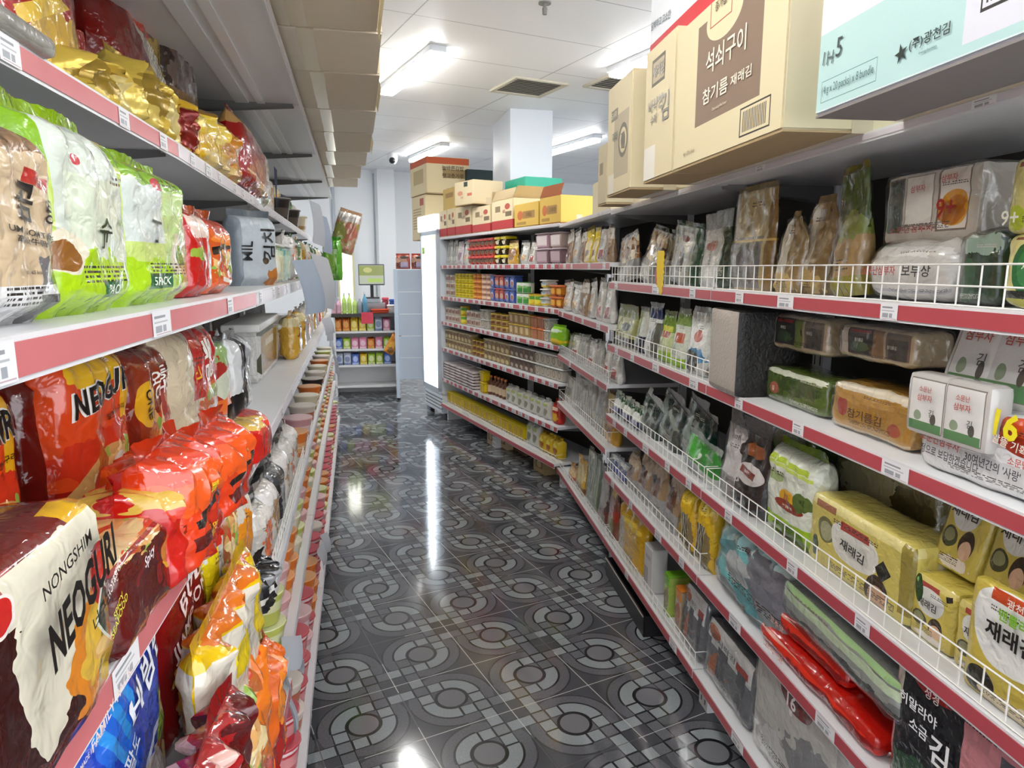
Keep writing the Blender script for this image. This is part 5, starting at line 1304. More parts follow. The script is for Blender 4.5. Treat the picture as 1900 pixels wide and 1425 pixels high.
# ------------------------------------------------------------------ third right bay and the far right row
n1_, n2_, n3_, n4_ = [v + SH for v in (1.565, 1.244, .94, .60)]
CHIP = ['#d8b878', '#a8743c', '#e8d8b0', '#8a4a2c']
POUCHES = [
    ('pale_pink_pouch', '#c9bcc0', [('b', .5, .4, .3, .2, '#8a6a78'), ('r', .5, .8, .5, .1, '#ded4d6')]),
    ('brown_pouch', '#a08468', [('r', .5, .85, .5, .16, '#d0c8bc'), ('b', .5, .35, .4, .25, '#6c4a34')]),
    ('white_red_pouch', '#cdc9c2', [('r', .6, .25, .22, .14, '#a03a34'), ('b', .4, .6, .3, .16, '#9a9488'), ('r', .1, .5, .12, .6, '#6a6258')]),
    ('white_dark_pouch', '#c4c2bc', [('r', .12, .4, .2, .5, '#2c2a28'), ('b', .6, .3, .25, .14, '#b8905c'), ('r', .6, .75, .3, .08, '#e4e2dc')]),
    ('yellow_pouch2', '#e0c02c', [('r', .5, .35, .4, .3, '#e6d8a8'), ('b', .5, .85, .4, .12, '#e8d040'), ('e', .5, .3, .2, .1, '#6a4a24')]),
    ('grey_clear_pouch', '#a3a198', [('b', .5, .6, .3, .3, '#7a776c'), ('r', .5, .2, .5, .16, '#c2c0b8'), ('s', .5, .5, .4, .4, '#8c8a80', 10, 5)]),
    ('amber_pouch', '#c99a30', [('b', .5, .5, .4, .3, '#8a5a1c'), ('r', .5, .85, .5, .12, '#e0c878')])]
PM = [pmat(a, b, c, **FILM) for a, b, c in POUCHES]
GP = 'pouches in the third right bay'
PN = ['pale pink', 'brown and white', 'red patched white', 'dark edged white', 'bright yellow', 'grey clear', 'amber']
PROT = {}


def pouch_copy(i, w, h, d, label, group, name='snack_pouch', cat='pouch'):
    k = (i, round(w, 3), round(h, 2))
    if i not in PROT:
        PROT[i] = bag(.1, .2, .06, PM[i], label, name=name, cat=cat, group=group, kind='pouch', seed=300 + i, res=(12, 14), pleat=1.5)
        ob = PROT[i]; PROT[(i, 'used')] = True
    else:
        ob = copy_tree(PROT[i]); ob['label'] = label; ob['group'] = group
    return ob, Vector((w / .1, d / .06, h / .22))


def row_pouches(run, z, spec, q, h, shelfname, group):
    "spec: list of (px0, px1, pouch index, ytop)"
    for k, (a, b, i, yt) in enumerate(spec):
        s, w, hh = span(run, z, a, b, yt, q)
        ob, sc = pouch_copy(i, w * .95, max(.08, min(hh, .29)), .06, '%s pouch, %s from left, %s' % (PN[i], ORD[k], shelfname), group)
        set_at(ob, run, s, q + .035, z + .001, random.uniform(-4, 4), 0, random.uniform(-5, 5))
        ob.matrix_world = ob.matrix_world @ Matrix.Diagonal((*sc, 1))


def spread(x0, x1, seq, yt0, yt1):
    n = len(seq); r = []
    for k, i in enumerate(seq):
        a = x0 + (x1 - x0) * k / n; b = x0 + (x1 - x0) * (k + 1) / n
        r.append((a, b, i, yt0 + (yt1 - yt0) * (k + .5) / n + random.uniform(-3, 3)))
    return r


row_pouches(R, n1_, spread(1046, 1128, [1, 3, 1, 4, 4, 2, 1], 428, 418), .03, .2, 'top shelf of third right bay', GP)
row_pouches(R, n2_, spread(1040, 1130, [3, 3, 1, 3, 2, 2], 522, 516), .03, .2, 'second shelf of third right bay', GP)
row_pouches(R, n3_, spread(1040, 1142, [5, 2, 5, 2, 5, 2, 2], 612, 640), .04, .2, 'guarded shelf of third right bay', GP)
row_pouches(R, n4_, spread(1042, 1136, [5, 5, 5, 5, 6], 690, 712), .04, .2, 'low fenced shelf of third right bay', GP)
# clear plastic guard along a shelf of that bay
sm = (3.402 + 4.72) / 2
bm = B(); box(bm, -.64, .64, -.001, .001, 0, .07); ob = tag(link('shelf_guard', bm, film('guard_film', .25), smooth=False), 'clear plastic guard strip along the middle shelf of the third right bay', 'shelf guard')
set_at(ob, R, sm, .006, n3_)

# stock of the far row: prototypes, then copies
g1, g2, g3, g4, g5, g6 = [v + SH for v in (1.565, 1.255, 1.0, .73, .413, .147)]
FM = {}


def fm(n, b, l=()):
    return pmat(n, b, list(l), rough=.35, wr=.1)


RIMG = plain('gold_rim', sr('#d8b63c'), .3, metal=.4); RIMS = plain('silver_rim', sr('#c9c9c6'), .3, metal=.5)
REDL = plain('red_lid', sr('#d8382c'), .35); YELL = plain('yellow_lid', sr('#e6d21c'), .35); GRNL = plain('green_lid', sr('#3f9a3c'), .35); WHL = plain('white_lid', sr('#dcdcd8'), .35)
ORL = plain('orange_lid2', sr('#e07a3c'), .35); BLUL = plain('blue_lid', sr('#4a6ab8'), .35)
STOCK = {
    'redtub': lambda: tub(.1, .075, .1, fm('tub_red_body', '#9a6a3c', [('e', .5, .5, .3, .3, '#5a3a20'), ('r', .5, .1, .5, .12, '#c8402c')]), REDL, 'x', lh=.3),
    'yeltub': lambda: tub(.1, .075, .1, fm('tub_dark_body', '#3a2c1c', [('e', .5, .5, .34, .36, '#d8d0b0')]), YELL, 'x', lh=.3),
    'yelcan': lambda: can(.042, .045, fm('can_yellow', '#d8c418', [('r', .5, .5, .3, .25, '#a8981c')]), RIMG, 'x'),
    'orgcan': lambda: can(.042, .045, fm('can_orange', '#c8602c', [('r', .5, .5, .5, .2, '#d8a048')]), RIMG, 'x'),
    'pinkcan': lambda: can(.042, .045, fm('can_pink', '#c88a70', [('r', .5, .5, .4, .25, '#e0c8b0')]), RIMS, 'x'),
    'bluebox': lambda: tub(.1, .11, .08, fm('box_blue', '#4a5fa8', [('e', .5, .45, .3, .26, '#b8bcd0'), ('b', .5, .4, .22, .18, '#a8643c')]), BLUL, 'x', name='food_box', cat='box', lh=.08),
    'redbox': lambda: tub(.09, .11, .08, fm('box_redblue', '#b85040', [('e', .5, .45, .35, .2, '#c9a48c'), ('r', .5, .12, .5, .12, '#5a6aa8')]), REDL, 'x', name='food_box', cat='box', lh=.08),
    'grncan': lambda: can(.048, .085, fm('can_green', '#dfe2dc', [('r', .5, .35, .5, .3, '#4a9a48'), ('b', .5, .6, .3, .14, '#8ac06a')]), GRNL, 'x'),
    'corncan': lambda: can(.048, .085, fm('can_corn', '#d8b82c', [('r', .5, .7, .5, .16, '#5aa03c'), ('b', .5, .35, .4, .2, '#e8d84a')]), RIMG, 'x'),
    'whitebox': lambda: tub(.1, .065, .1, fm('box_white_yellow', '#d8d8d4', [('r', .5, .2, .5, .16, '#e0c02c'), ('r', .5, .6, .3, .1, '#8ab0c0')]), WHL, 'x', name='food_box', cat='box', lh=.15),
    'orgbox': lambda: tub(.09, .08, .09, fm('box_orange', '#d8861c', [('b', .5, .5, .3, .3, '#e8b43c'), ('r', .5, .1, .5, .12, '#b05a14')]), ORL, 'x', name='food_box', cat='box', lh=.15),
    'tuna': lambda: can(.045, .05, fm('can_tuna', '#a88a4c', [('r', .5, .5, .3, .3, '#7a4a2c'), ('r', .5, .9, .5, .1, '#d8c060')]), RIMG, 'x'),
    'tin': lambda: tub(.095, .085, .05, fm('tin_gold', '#b59a5c', [('r', .5, .5, .3, .4, '#8a5a3c'), ('r', .5, .5, .22, .3, '#c8b07c')]), RIMG, 'x', name='meat_tin', cat='tin', lh=.12),
    'tincoral': lambda: tub(.095, .085, .05, fm('tin_coral', '#c08a60', [('r', .5, .5, .3, .4, '#a8603c')]), ORL, 'x', name='meat_tin', cat='tin', lh=.12),
    'palecup': lambda: can(.046, .07, fm('cup_pale', '#c8beb0', [('r', .5, .5, .35, .3, '#a0847a'), ('b', .5, .5, .2, .2, '#7a5a50')]), WHL, 'x', name='side_dish_cup', cat='cup'),
    'sidecup': lambda: tub(.085, .085, .08, fm('cup_brown', '#a89060', [('r', .5, .55, .35, .25, '#6c4a2c'), ('b', .5, .3, .4, .2, '#c8b888'), ('r', .5, .9, .5, .05, '#d8c890')]), plain('foil_lid', sr('#cfc0a0'), .3, metal=.2), 'x', name='side_dish_cup', cat='cup', lh=.1),
    'sidecup2': lambda: tub(.085, .085, .08, fm('cup_dark', '#8a7a68', [('r', .5, .5, .36, .34, '#4a2c24'), ('b', .5, .3, .3, .16, '#b8a898')]), WHL, 'x', name='side_dish_cup', cat='cup', lh=.1),
    'sidecup3': lambda: tub(.085, .085, .08, fm('cup_white', '#c4bfb4', [('e', .5, .5, .3, .3, '#7a7468'), ('e', .5, .5, .22, .22, '#b8a890')]), WHL, 'x', name='side_dish_cup', cat='cup', lh=.1),
    'tray': lambda: tub(.17, .028, .16, fm('tray_pink', '#b8a8a4', [('r', .5, .5, .4, .3, '#8c7470')]), plain('pale_film_lid', sr('#d8cccc'), .2), 'x', name='flat_tray', cat='tray', lh=.3),
    'yelbox': lambda: tub(.1, .1, .07, fm('box_bright_yellow', '#e0c410', [('r', .5, .5, .3, .3, '#c8a80c'), ('r', .5, .1, .5, .06, '#b08a10')]), plain('yellow_top', sr('#e8d020'), .4), 'x', name='food_box', cat='box', lh=.06),
    'bottle': lambda: bottle(.032, .17, fm('bottle_brown', '#6a3c20'), ORL, 'x', lab=fm('bottle_label', '#d8c0a0')),
    'whitebag': lambda: bag(.1, .14, .07, fm('bag_white', '#d0d0c8', [('b', .5, .4, .3, .2, '#8a8a78'), ('r', .5, .8, .3, .08, '#a8b86a')]), 'x', name='snack_bag', cat='bag', res=(10, 12), pleat=1.5, seed=401),
    'yelbag': lambda: bag(.1, .14, .08, fm('bag_yellow', '#d8b41c', [('b', .5, .4, .3, .2, '#a85a1c'), ('b', .5, .7, .3, .12, '#e8d860')]), 'x', name='snack_bag', cat='bag', res=(10, 12), pleat=1.5, seed=402),
    'redbag': lambda: bag(.1, .16, .08, fm('bag_red', '#b82418', [('b', .5, .3, .4, .2, '#e0b02c'), ('r', .5, .7, .4, .08, '#e8c8b0')]), 'x', name='snack_bag', cat='bag', res=(10, 12), pleat=1.5, seed=403),
    'greenbag': lambda: bag(.1, .15, .08, fm('bag_green', '#8ac41c', [('b', .5, .2, .5, .16, '#e8c81c'), ('b', .5, .8, .4, .1, '#c8d8c0')]), 'x', name='snack_bag', cat='bag', res=(10, 12), pleat=1.5, seed=404),
}
NICE = dict(redtub='red lidded tub', yeltub='yellow lidded dark tub', yelcan='yellow can', orgcan='orange can', pinkcan='pale pink can', bluebox='blue food box', redbox='red and blue food box', grncan='white and green can', corncan='yellow sweetcorn can', whitebox='white and yellow box', orgbox='orange box', tuna='gold rimmed brown can', tin='gold meat tin', tincoral='coral meat tin', palecup='pale side cup', sidecup='tan side dish cup', sidecup2='dark side dish cup', sidecup3='white side cup', tray='flat pinkish tray', yelbox='bright yellow box', bottle='brown bottle', whitebag='white bag', yelbag='yellow bag', redbag='red bag', greenbag='lime green bag')
SIZE = dict(redtub=(.1, .075), yeltub=(.1, .075), yelcan=(.088, .0455), orgcan=(.088, .0455), pinkcan=(.088, .0455), bluebox=(.1, .11), redbox=(.09, .11), grncan=(.098, .0855), corncan=(.098, .0855), whitebox=(.1, .065), orgbox=(.09, .08), tuna=(.094, .0505), tin=(.095, .085), tincoral=(.095, .085), palecup=(.094, .0705), sidecup=(.085, .085), sidecup2=(.085, .085), sidecup3=(.085, .085), tray=(.17, .028), yelbox=(.1, .1), bottle=(.066, .17), whitebag=(.105, .16), yelbag=(.105, .16), redbag=(.105, .18), greenbag=(.105, .17))
MADE = {}
LAYER = {1: ('',), 2: ('bottom', 'top'), 3: ('bottom', 'middle', 'top'), 4: ('bottom', 'second', 'third', 'top'), 5: ('bottom', 'second', 'third', 'fourth', 'top'), 6: ('bottom', 'second', 'third', 'fourth', 'fifth', 'top')}


def stock(kind, M, label, group):
    if kind not in MADE:
        ob = STOCK[kind](); MADE[kind] = ob
    else: ob = copy_tree(MADE[kind])
    ob['label'] = label; ob['group'] = group
    ob.matrix_world = M
    return ob


def fill(run, z, x0, x1, kind, layers, q, where, hscale=1.0, wscale=1.0):
    "one kind of goods set out side by side between two photo columns, stacked LAYERS high"
    w, h = SIZE[kind]; w *= wscale; h *= hscale
    a, b = sorted((run.s_at(x0, q, z + .1), run.s_at(x1, q, z + .1)))
    n = max(1, int((b - a + .012) / w)); gap = (b - a) / n
    for k in range(n):
        for l in range(layers):
            lab = NICE[kind] + (', ' + LAYER[layers][l] + ' layer' if layers > 1 else '') + (', %s column from fridge' % ORD[n - 1 - k] if n > 1 else '') + ', ' + where
            words = lab.split()
            M = Matrix.Translation(run.P(a + (k + .5) * gap, q + .06, z + .001 + l * h)) @ Matrix.Rotation(run.rz + random.uniform(-.03, .03), 4, 'Z') @ Matrix.Diagonal((wscale, 1, hscale, 1))
            stock(kind, M, lab, NICE[kind] + ' group on the far right row')


T1, T2, T3, T4, T5, T6 = 'top far shelf', 'second far shelf', 'third far shelf', 'fourth far shelf', 'fifth far shelf', 'bottom far shelf'
GPF = 'pouches in the far right row'
row_pouches(FR, g1, spread(826, 866, [5, 5, 0, 3], 448, 446), .03, .2, T1, GPF)
fill(FR, g1, 866, 913, 'redtub', 3, .02, T1)
fill(FR, g1, 914, 938, 'yeltub', 3, .02, T1)
row_pouches(FR, g1, [(938, 955, 6, 446)], .03, .2, T1 + ' by the tubs', GPF)
row_pouches(FR, g1, [(960, 976, 3, 446), (976, 990, 2, 446)], .03, .2, T1 + ' by the pink boxes', GPF)
for k, (a, b, c, yt) in enumerate([(991, 1016, '#c9a8b4', 432), (1017, 1040, '#c4b0a8', 430)]):
    for l in range(2):
        s, w, hh = span(FR, g1, a, b, yt, .03)
        ob = tub(w * .95, hh * .49, .09, fm('pink_box_%d%d' % (k, l), (c, '#9a7a84')[1 - l] if l == 0 else c, [('r', .5, .5, .36, .3, '#e0d4d4' if l else '#b8a0a8')]), plain('pinkish_lid', sr('#d0bcc4'), .4), '%s pink food box, %s of its pair, near the bend, %s' % (('left', 'right')[k], ('lower', 'upper')[l], T1), name='food_box', cat='box', lh=.08, group='pink boxes')
        set_at(ob, FR, s, .03 + .05, g1 + .001 + l * hh * .5)
fill(FR, g2, 822, 838, 'palecup', 3, .02, T2)
fill(FR, g2, 839, 872, 'yelcan', 5, .02, T2)
fill(FR, g2, 873, 886, 'orgcan', 5, .02, T2)
fill(FR, g2, 887, 904, 'pinkcan', 5, .02, T2)
fill(FR, g2, 905, 912, 'bluebox', 2, .02, T2 + ' beside pink cans')
fill(FR, g2, 913, 930, 'redbox', 2, .02, T2)
fill(FR, g2, 931, 950, 'bluebox', 2, .02, T2 + ' by red boxes')
fill(FR, g2, 952, 973, 'grncan', 2, .02, T2)
fill(FR, g2, 974, 996, 'corncan', 1, .02, T2)
fill(FR, g2, 997, 1014, 'whitebox', 3, .02, T2)
fill(FR, g2, 1016, 1038, 'orgbox', 2, .02, T2)
fill(FR, g3, 822, 846, 'palecup', 2, .02, T3)
fill(FR, g3, 848, 858, 'corncan', 2, .03, T3)
fill(FR, g3, 860, 884, 'palecup', 2, .02, T3 + ' by tall cans')
fill(FR, g3, 886, 902, 'sidecup3', 2, .02, T3)
fill(FR, g3, 903, 934, 'tuna', 3, .02, T3)
fill(FR, g3, 936, 975, 'tin', 2, .02, T3, 1.05)
fill(FR, g3, 976, 1002, 'tincoral', 2, .02, T3, 1.02)
fill(FR, g3, 1003, 1014, 'sidecup3', 2, .02, T3 + ' by the lime bag')
s, w, hh = span(FR, g3, 1015, 1040, 603, -.02)
M = Matrix.Translation(FR.P(s, .03, g3 + .002)) @ Matrix.Rotation(FR.rz, 4, 'Z') @ Matrix.Diagonal((w / .105, 1, hh / .17, 1))
stock('greenbag', M, 'lime green and yellow bag at the right end of the third far shelf', 'lime bags')
fill(FR, g4, 822, 870, 'sidecup', 2, .02, T4, 1.1)
fill(FR, g4, 871, 892, 'tuna', 3, .02, T4)
fill(FR, g4, 893, 940, 'sidecup', 2, .02, T4 + ' middle part', 1.1)
fill(FR, g4, 941, 986, 'sidecup2', 2, .02, T4, 1.1)
fill(FR, g4, 987, 1038, 'sidecup3', 2, .02, T4, 1.1)
fill(FR, g5, 826, 882, 'tray', 6, .03, T5)
fill(FR, g5, 884, 893, 'yelbox', 2, .0, T5)
fill(FR, g5, 897, 903, 'bottle', 1, .03, T5)
fill(FR, g5, 905, 930, 'bottle', 1, .05, T5 + ' middle part')
fill(FR, g5, 932, 952, 'whitebag', 1, .03, T5)
fill(FR, g5, 953, 1012, 'whitebag', 1, .02, T5 + ' right part')
fill(FR, g5, 1013, 1036, 'redbag', 1, .02, T5)
fill(FR, g6, 824, 966, 'yelbox', 1, .03, T6, 1.15)
fill(FR, g6, 970, 992, 'whitebag', 1, .04, T6, 1.2)
fill(FR, g6, 994, 1032, 'yelbag', 1, .03, T6)

# cartons on top of the far row
gT = 1.855 + .02
GF = 'cartons on the far right row'
FK = '#dccaa0'


def fbox(x0, x1, ytop, d, mt, label, q=.0, dz=0, texts=(), flaps=0, fl=None, h=None, rz=0):
    s, w, hh = span(FR, gT + dz, x0, x1, ytop, q, gT + dz + .1)
    ob = carton(w * .98, h or hh, d, mt, label, GF, texts, flaps=flaps, flapmat=fl or KRAFT)
    return set_at(ob, FR, s, q + d / 2, gT + dz + .005, rz)


SM = lambda n, band='#b83a3c': pmat(n, '#e2d2ac', [('r', .5, .14, .6, .17, band), ('e', .75, .75, .12, .1, '#b8584a'), ('r', .3, .7, .12, .1, '#8c7a5c'), ('r', .8, .5, .14, .08, '#7a6a50')], .6, 0)
for k, (a, b) in enumerate([(815, 829), (830, 844), (845, 874), (876, 910)]):
    fbox(a, b, (392, 388, 384, 384)[k], .3, SM('small_band_%d' % k), 'small tan carton with a red bottom band, %s of four in the front row' % ORD[k], texts=[('국산 콩', .5, .6, .1, '#8c5040')])
fbox(912, 952, 372, .3, SM('open_band'), 'tan carton with its flaps standing open and a red bottom band', texts=[('쌈장', .6, .6, .12, '#a8483c')], flaps=4, fl=plain('pale_carton', sr('#dccba6'), .65))
YC = lambda n: pmat(n, '#d8b454', [('e', .25, .5, .12, .2, '#c8703c'), ('r', .6, .5, .24, .16, '#a8824a'), ('r', .3, .15, .2, .06, '#b08a48')], .55, 0)
fbox(954, 1000, 378, .3, YC('yellow_carton_a'), 'yellow carton beside the open one, left of two', texts=[('고추장', .6, .5, .2, '#7a5a2c')])
fbox(1001, 1040, 366, .3, YC('yellow_carton_b'), 'yellow carton with a torn top, right of two', texts=[('고추장', .65, .5, .18, '#7a5a2c')], flaps=1, fl=plain('torn_brown', sr('#a8683c'), .7))
fbox(822, 846, 350, .22, pmat('mini_yellow', '#cfae62', [('r', .5, .7, .3, .1, '#a8844a')], .6, 0), 'small yellowish carton lying on the banded cartons', dz=.235, q=.04)
ob = fbox(846, 872, 320, .3, pmat('tilted_carton', '#d8c8a4', [('r', .6, .85, .1, .1, '#2c3a30'), ('e', .3, .5, .14, .1, '#c88a6a'), ('r', .8, .4, .12, .06, '#c86a54')], .6, 0), 'pale carton stacked over the banded ones, its underside showing', dz=.245, q=-.07, h=.2, texts=[('두부', .4, .3, .12, '#b86a54')], rz=8)
fbox(765, 790, 352, .42, pmat('stack_low', FK, [('r', .75, .85, .14, .08, '#b85a48'), ('s', .4, .5, .25, .3, '#b09a70', 90, 8)], .6, 0), 'lower of the two big brown cartons at the end of the far row', q=.02, h=.47)
s0 = FR.s_at(777, .02, 2.3)
ob = carton(.6, .37, .48, pmat('stack_top', FK, [('r', .5, .92, .6, .11, '#c0562c'), ('r', 1.5, .92, .8, .11, '#c0562c'), ('r', -.5, .92, .8, .11, '#c0562c'), ('r', 1.6, .55, .3, .12, '#a08658'), ('r', .5, .5, .3, .2, '#b8a274')], .6, 0), 'big brown carton with an orange top band, upper of two at the far end', GF, flapmat=KRAFT)
set_at(ob, FR, s0, .02 + .24, gT + .485)
bm = B()
for t_, z in (('늘바른김밥', .26), ('햇고춧가루', .18)):
    put_text(bm, t_, .05, z, .05, 0, lambda x, z: 0, eps=0)
o2 = link('lettering', bm, tm('#4a3a24'), ob); o2.matrix_local = Matrix.Translation((.3115, 0, 0)) @ Matrix.Rotation(math.pi / 2, 4, 'Z')
ob = carton(.3, .3, .3, plain('dark_box', sr('#1c3030'), .5), 'dark carton behind the orange banded one', GF, flapmat=BLACK)
set_at(ob, FR, FR.s_at(866, .5, 2.3), .6, gT + .44)
ob = carton(.26, .4, .26, plain('support_box', sr('#b59c70'), .6), 'brown carton under the dark one, mostly hidden', GF); set_at(ob, FR, FR.s_at(866, .5, 2.3), .6, gT + .03)
m = pmat('green_red_box', '#2fa98c', [('r', .5, .3, 4, .46, '#b8404a')], .5, 0)
ob = carton(.42, .46, .36, m, 'green carton with a red lower part, in front of the pillar', GF, flapmat=KRAFT)
set_at(ob, FR, FR.s_at(974, .33, 2.3) + .21, .33 + .18, gT + .006, 0)
# small cartons on the floor under the far row
for k, (px, w_, h_, y0) in enumerate([(910, .16, .15, .05), (932, .2, .14, .1), (962, .26, .11, .16), (1000, .2, .13, .06)]):
    ob = carton(w_, h_, .25, pmat('floor_carton_%d' % k, ('#b8a482', '#c4b08a', '#6c4a30', '#a08a60')[k], [('r', .5, .5, .3, .25, '#7a6648'), ('e', .5, .5, .2, .2, '#b8a680')], .7, 0), '%s carton on the floor under the far right shelves, %s from the left' % (('tan', 'pale tan', 'dark brown', 'brown printed')[k], ORD[k]), 'cartons on the floor')
    set_at(ob, FR, FR.s_at(px, y0, .05), y0 + .125, .006)

# ------------------------------------------------------------------ far end: fridge, rack, counter
FP = lambda s, q, z=0: FR.P(s, q, z)
t = tag(empty('display_fridge'), 'white glass door drinks fridge glowing inside, at the end of the far right row', 'fridge')
WF = plain('fridge_white', sr('#dfe6ee'), .3)
w_, d_, h_ = .56, .6, 1.95
for nm, a in (('side_panel', (-w_ / 2, -w_ / 2 + .03, 0, d_, .25, h_)), ('side_panel', (w_ / 2 - .03, w_ / 2, 0, d_, .25, h_)), ('back_wall', (-w_ / 2, w_ / 2, d_ - .03, d_, .25, h_)), ('roof_panel', (-w_ / 2, w_ / 2, 0, d_, h_ - .03, h_))):
    bm = B(); box(bm, *a); link(nm, bm, WF, t, False)
bm = B(); box(bm, -w_ / 2, w_ / 2, .0, d_, .06, .27)
for k in range(5): box(bm, -w_ / 2 - .002, w_ / 2 + .002, -.012, 0, .08 + k * .036, .1 + k * .036, 0, 0)
for k in range(4): box(bm, -w_ / 2, w_ / 2, -.003, 0, .102 + k * .036, .114 + k * .036, 1)
link('base_grille', bm, [WF, plain('grille_gap', sr('#5a6068'), .6)], t, False)
bm = B(); box(bm, -w_ / 2, w_ / 2, -.06, .3, h_, h_ + .16, bev=.01); link('lit_header', bm, plain('header_glow', sr('#f8fafc'), .4, emit=.35), t)
bm = B()
for x in (-w_ / 2, w_ / 2 - .04): box(bm, x, x + .04, -.03, 0, .3, h_)
for z in (.28, h_ - .04): box(bm, -w_ / 2, w_ / 2, -.03, 0, z, z + .05)
dr = link('door_frame', bm, plain('door_grey', sr('#c3ccd6'), .3), t, False)
bm = B(); box(bm, -w_ / 2 + .04, w_ / 2 - .04, -.018, -.014, .33, h_ - .04); link('door_glass', bm, film('fridge_glass', .12, (.8, .9, .95)), dr, False)
bm = B(); box(bm, -.26, .26, d_ - .06, d_ - .035, .4, 1.85); link('light_panel', bm, plain('fridge_light', (.95, .98, 1), .4, emit=.75), t, False)
bm = B()
for x in (-.215, .215): box(bm, x - .016, x + .016, .01, .03, .36, 1.86)
link('light_tube', bm, plain('fridge_tube', (.95, .98, 1), .4, emit=8), t, False)
for z in (.6, .95, 1.28, 1.6):
    bm = B(); box(bm, -w_ / 2 + .04, w_ / 2 - .04, .05, .5, z, z + .012); link('shelf', bm, plain('fridge_shelf', sr('#b8c2cc'), .4), t, False)
bm = B()
for x in (-.25, .25):
    for y in (.06, .5): box(bm, x - .025, x + .025, y - .02, y + .02, 0, .06)
link('foot', bm, BLACK, t, False)
set_at(t, FR, 6.99, .0, 0)
ob = tag(link('notice', (lambda b: (quad_uv(b, -.05, .05, 0, .07, 0), b)[1])(B()), plain('lime_note', sr('#c8e86a'), .5), smooth=False), 'lime green paper note stuck on the fridge door', 'notice')
set_at(ob, FR, 7.15, -.034, 1.72)

# white display rack seen from its back, standing across the aisle end
t = tag(empty('display_rack'), 'white metal display rack with a panelled back, next to the fridge', 'rack')
pL, pR = at_z(740, 742, 0), at_z(792, 720, 0)
pL.z = pR.z = 0
dx = (pR - pL).normalized(); Wd = .36
RM = plain('rack_white', sr('#ccd8e6'), .4)
for x in (-Wd / 2, Wd / 2):
    bm = B(); box(bm, x - .02, x + .02, -.02, .02, .03, 1.56); link('upright', bm, RM, t, False)
    bm = B(); box(bm, x - .015, x + .015, -.015, .28, .03, .07); link('foot_bar', bm, RM, t, False)
    bm = B(); bmesh.ops.create_uvsphere(bm, u_segments=8, v_segments=6, radius=.02, matrix=Matrix.Translation((x, 0, .02))); link('foot_pad', bm, BLACK, t)
for k in range(5):
    bm = B(); box(bm, -Wd / 2 + .02, Wd / 2 - .02, -.006, .004, .26 + k * .26, .512 + k * .26); link('back_panel', bm, RM, t, False)
for z in (.3, .62, .95, 1.25, 1.52):
    bm = B(); box(bm, -Wd / 2, Wd / 2, 0, .26, z, z + .015); link('shelf', bm, RM, t, False)
ang = math.atan2(-RT.y, RT.x)
RACK = Matrix.Translation((pL + Vector((RT.x, RT.y, 0)) * Wd / 2)) @ Matrix.Rotation(-YAW + math.radians(6), 4, 'Z')
t.matrix_world = RACK
m = pmat('flower_bag', '#c05a48', [('b', .4, .6, .4, .3, '#d8a48c'), ('b', .3, .3, .3, .2, '#7a3a2c'), ('r', .6, .3, .25, .2, '#c8b8d8'), ('b', .6, .85, .3, .12, '#4a3a34')], **FILM)
for k in range(2):
    ob = bag(.17, .16, .08, m, 'orange and lilac snack bag on top of the white rack, %s' % ('left one', 'right one')[k], name='snack_bag', cat='bag', seed=500 + k, res=(14, 14), group='bags on the rack')
    ob.matrix_world = RACK @ Matrix.Translation((-.09 + .18 * k, .1, 1.562))
ob = bag(.12, .24, .09, pmat('orange_hang', '#e0901c', [('b', .5, .4, .3, .3, '#f0b43c'), ('b', .6, .2, .3, .16, '#8a5a1c')], **FILM), 'orange bag hanging on the left edge of the white rack', name='snack_bag', cat='bag', seed=503, res=(12, 14))
ob.matrix_world = RACK @ Matrix.Translation((-.3, .12, .56)) @ Matrix.Rotation(.5, 4, 'Y')

# checkout counter
cb = at_z(632, 735, 0)
C0 = Vector((cb.x, cb.y, 0))
CM = Matrix.Translation(C0) @ Matrix.Rotation(-YAW + math.radians(10), 4, 'Z')
t = tag(empty('checkout_counter'), 'white checkout counter with open front shelves of sweets, at the end of the aisle', 'counter')
CW = plain('counter_white', sr('#e6e6e6'), .4)
Lc = .72
for z in (.10, .36, .56, .78):
    bm = B(); box(bm, -.05, Lc, 0, .3, z, z + .025); link('shelf', bm, CW, t, False)
bm = B(); box(bm, -.08, Lc + .02, -.02, .6, .98, 1.02); link('counter_top', bm, plain('counter_dark', sr('#3c3836'), .3), t, False)
bm = B(); box(bm, -.05, Lc, .3, .32, 0, .98); link('back_panel', bm, CW, t, False)
for x in (-.05, Lc - .02):
    bm = B(); box(bm, x, x + .02, 0, .5, 0, .98); link('side_panel', bm, CW, t, False)
t.matrix_world = CM
SW = [('#d8742c', '#e8a85a'), ('#e0b82c', '#f0e088'), ('#a8c83c', '#e0e8b0'), ('#d84a5a', '#f0b8c0'), ('#5a78c8', '#b8c8f0'), ('#c8cfe0', '#8a98b8'), ('#e08aa8', '#f4d0dc'), ('#5aa84a', '#c8e0b8')]
SMT = [pmat('sweet_%d' % i, a, [('e', .5, .55, .34, .28, b), ('r', .5, .1, .5, .1, b)], rough=.3, wr=.1) for i, (a, b) in enumerate(SW)]
CN = ['orange', 'yellow', 'green', 'red', 'blue', 'grey blue', 'pink', 'dark green']
sp = {}


def sweet(i, M, label):
    if i not in sp: sp[i] = bag(.085, .13, .05, SMT[i], label, name='sweet_packet', cat='sweets', group='sweets on the checkout counter', kind='pillow', seed=510 + i, res=(10, 10))
    ob = sp[i] if not sp[i].get('done') else copy_tree(sp[i])
    if sp[i] is not ob: pass
    sp[i]['done'] = 1
    ob['label'] = label; ob.matrix_world = M


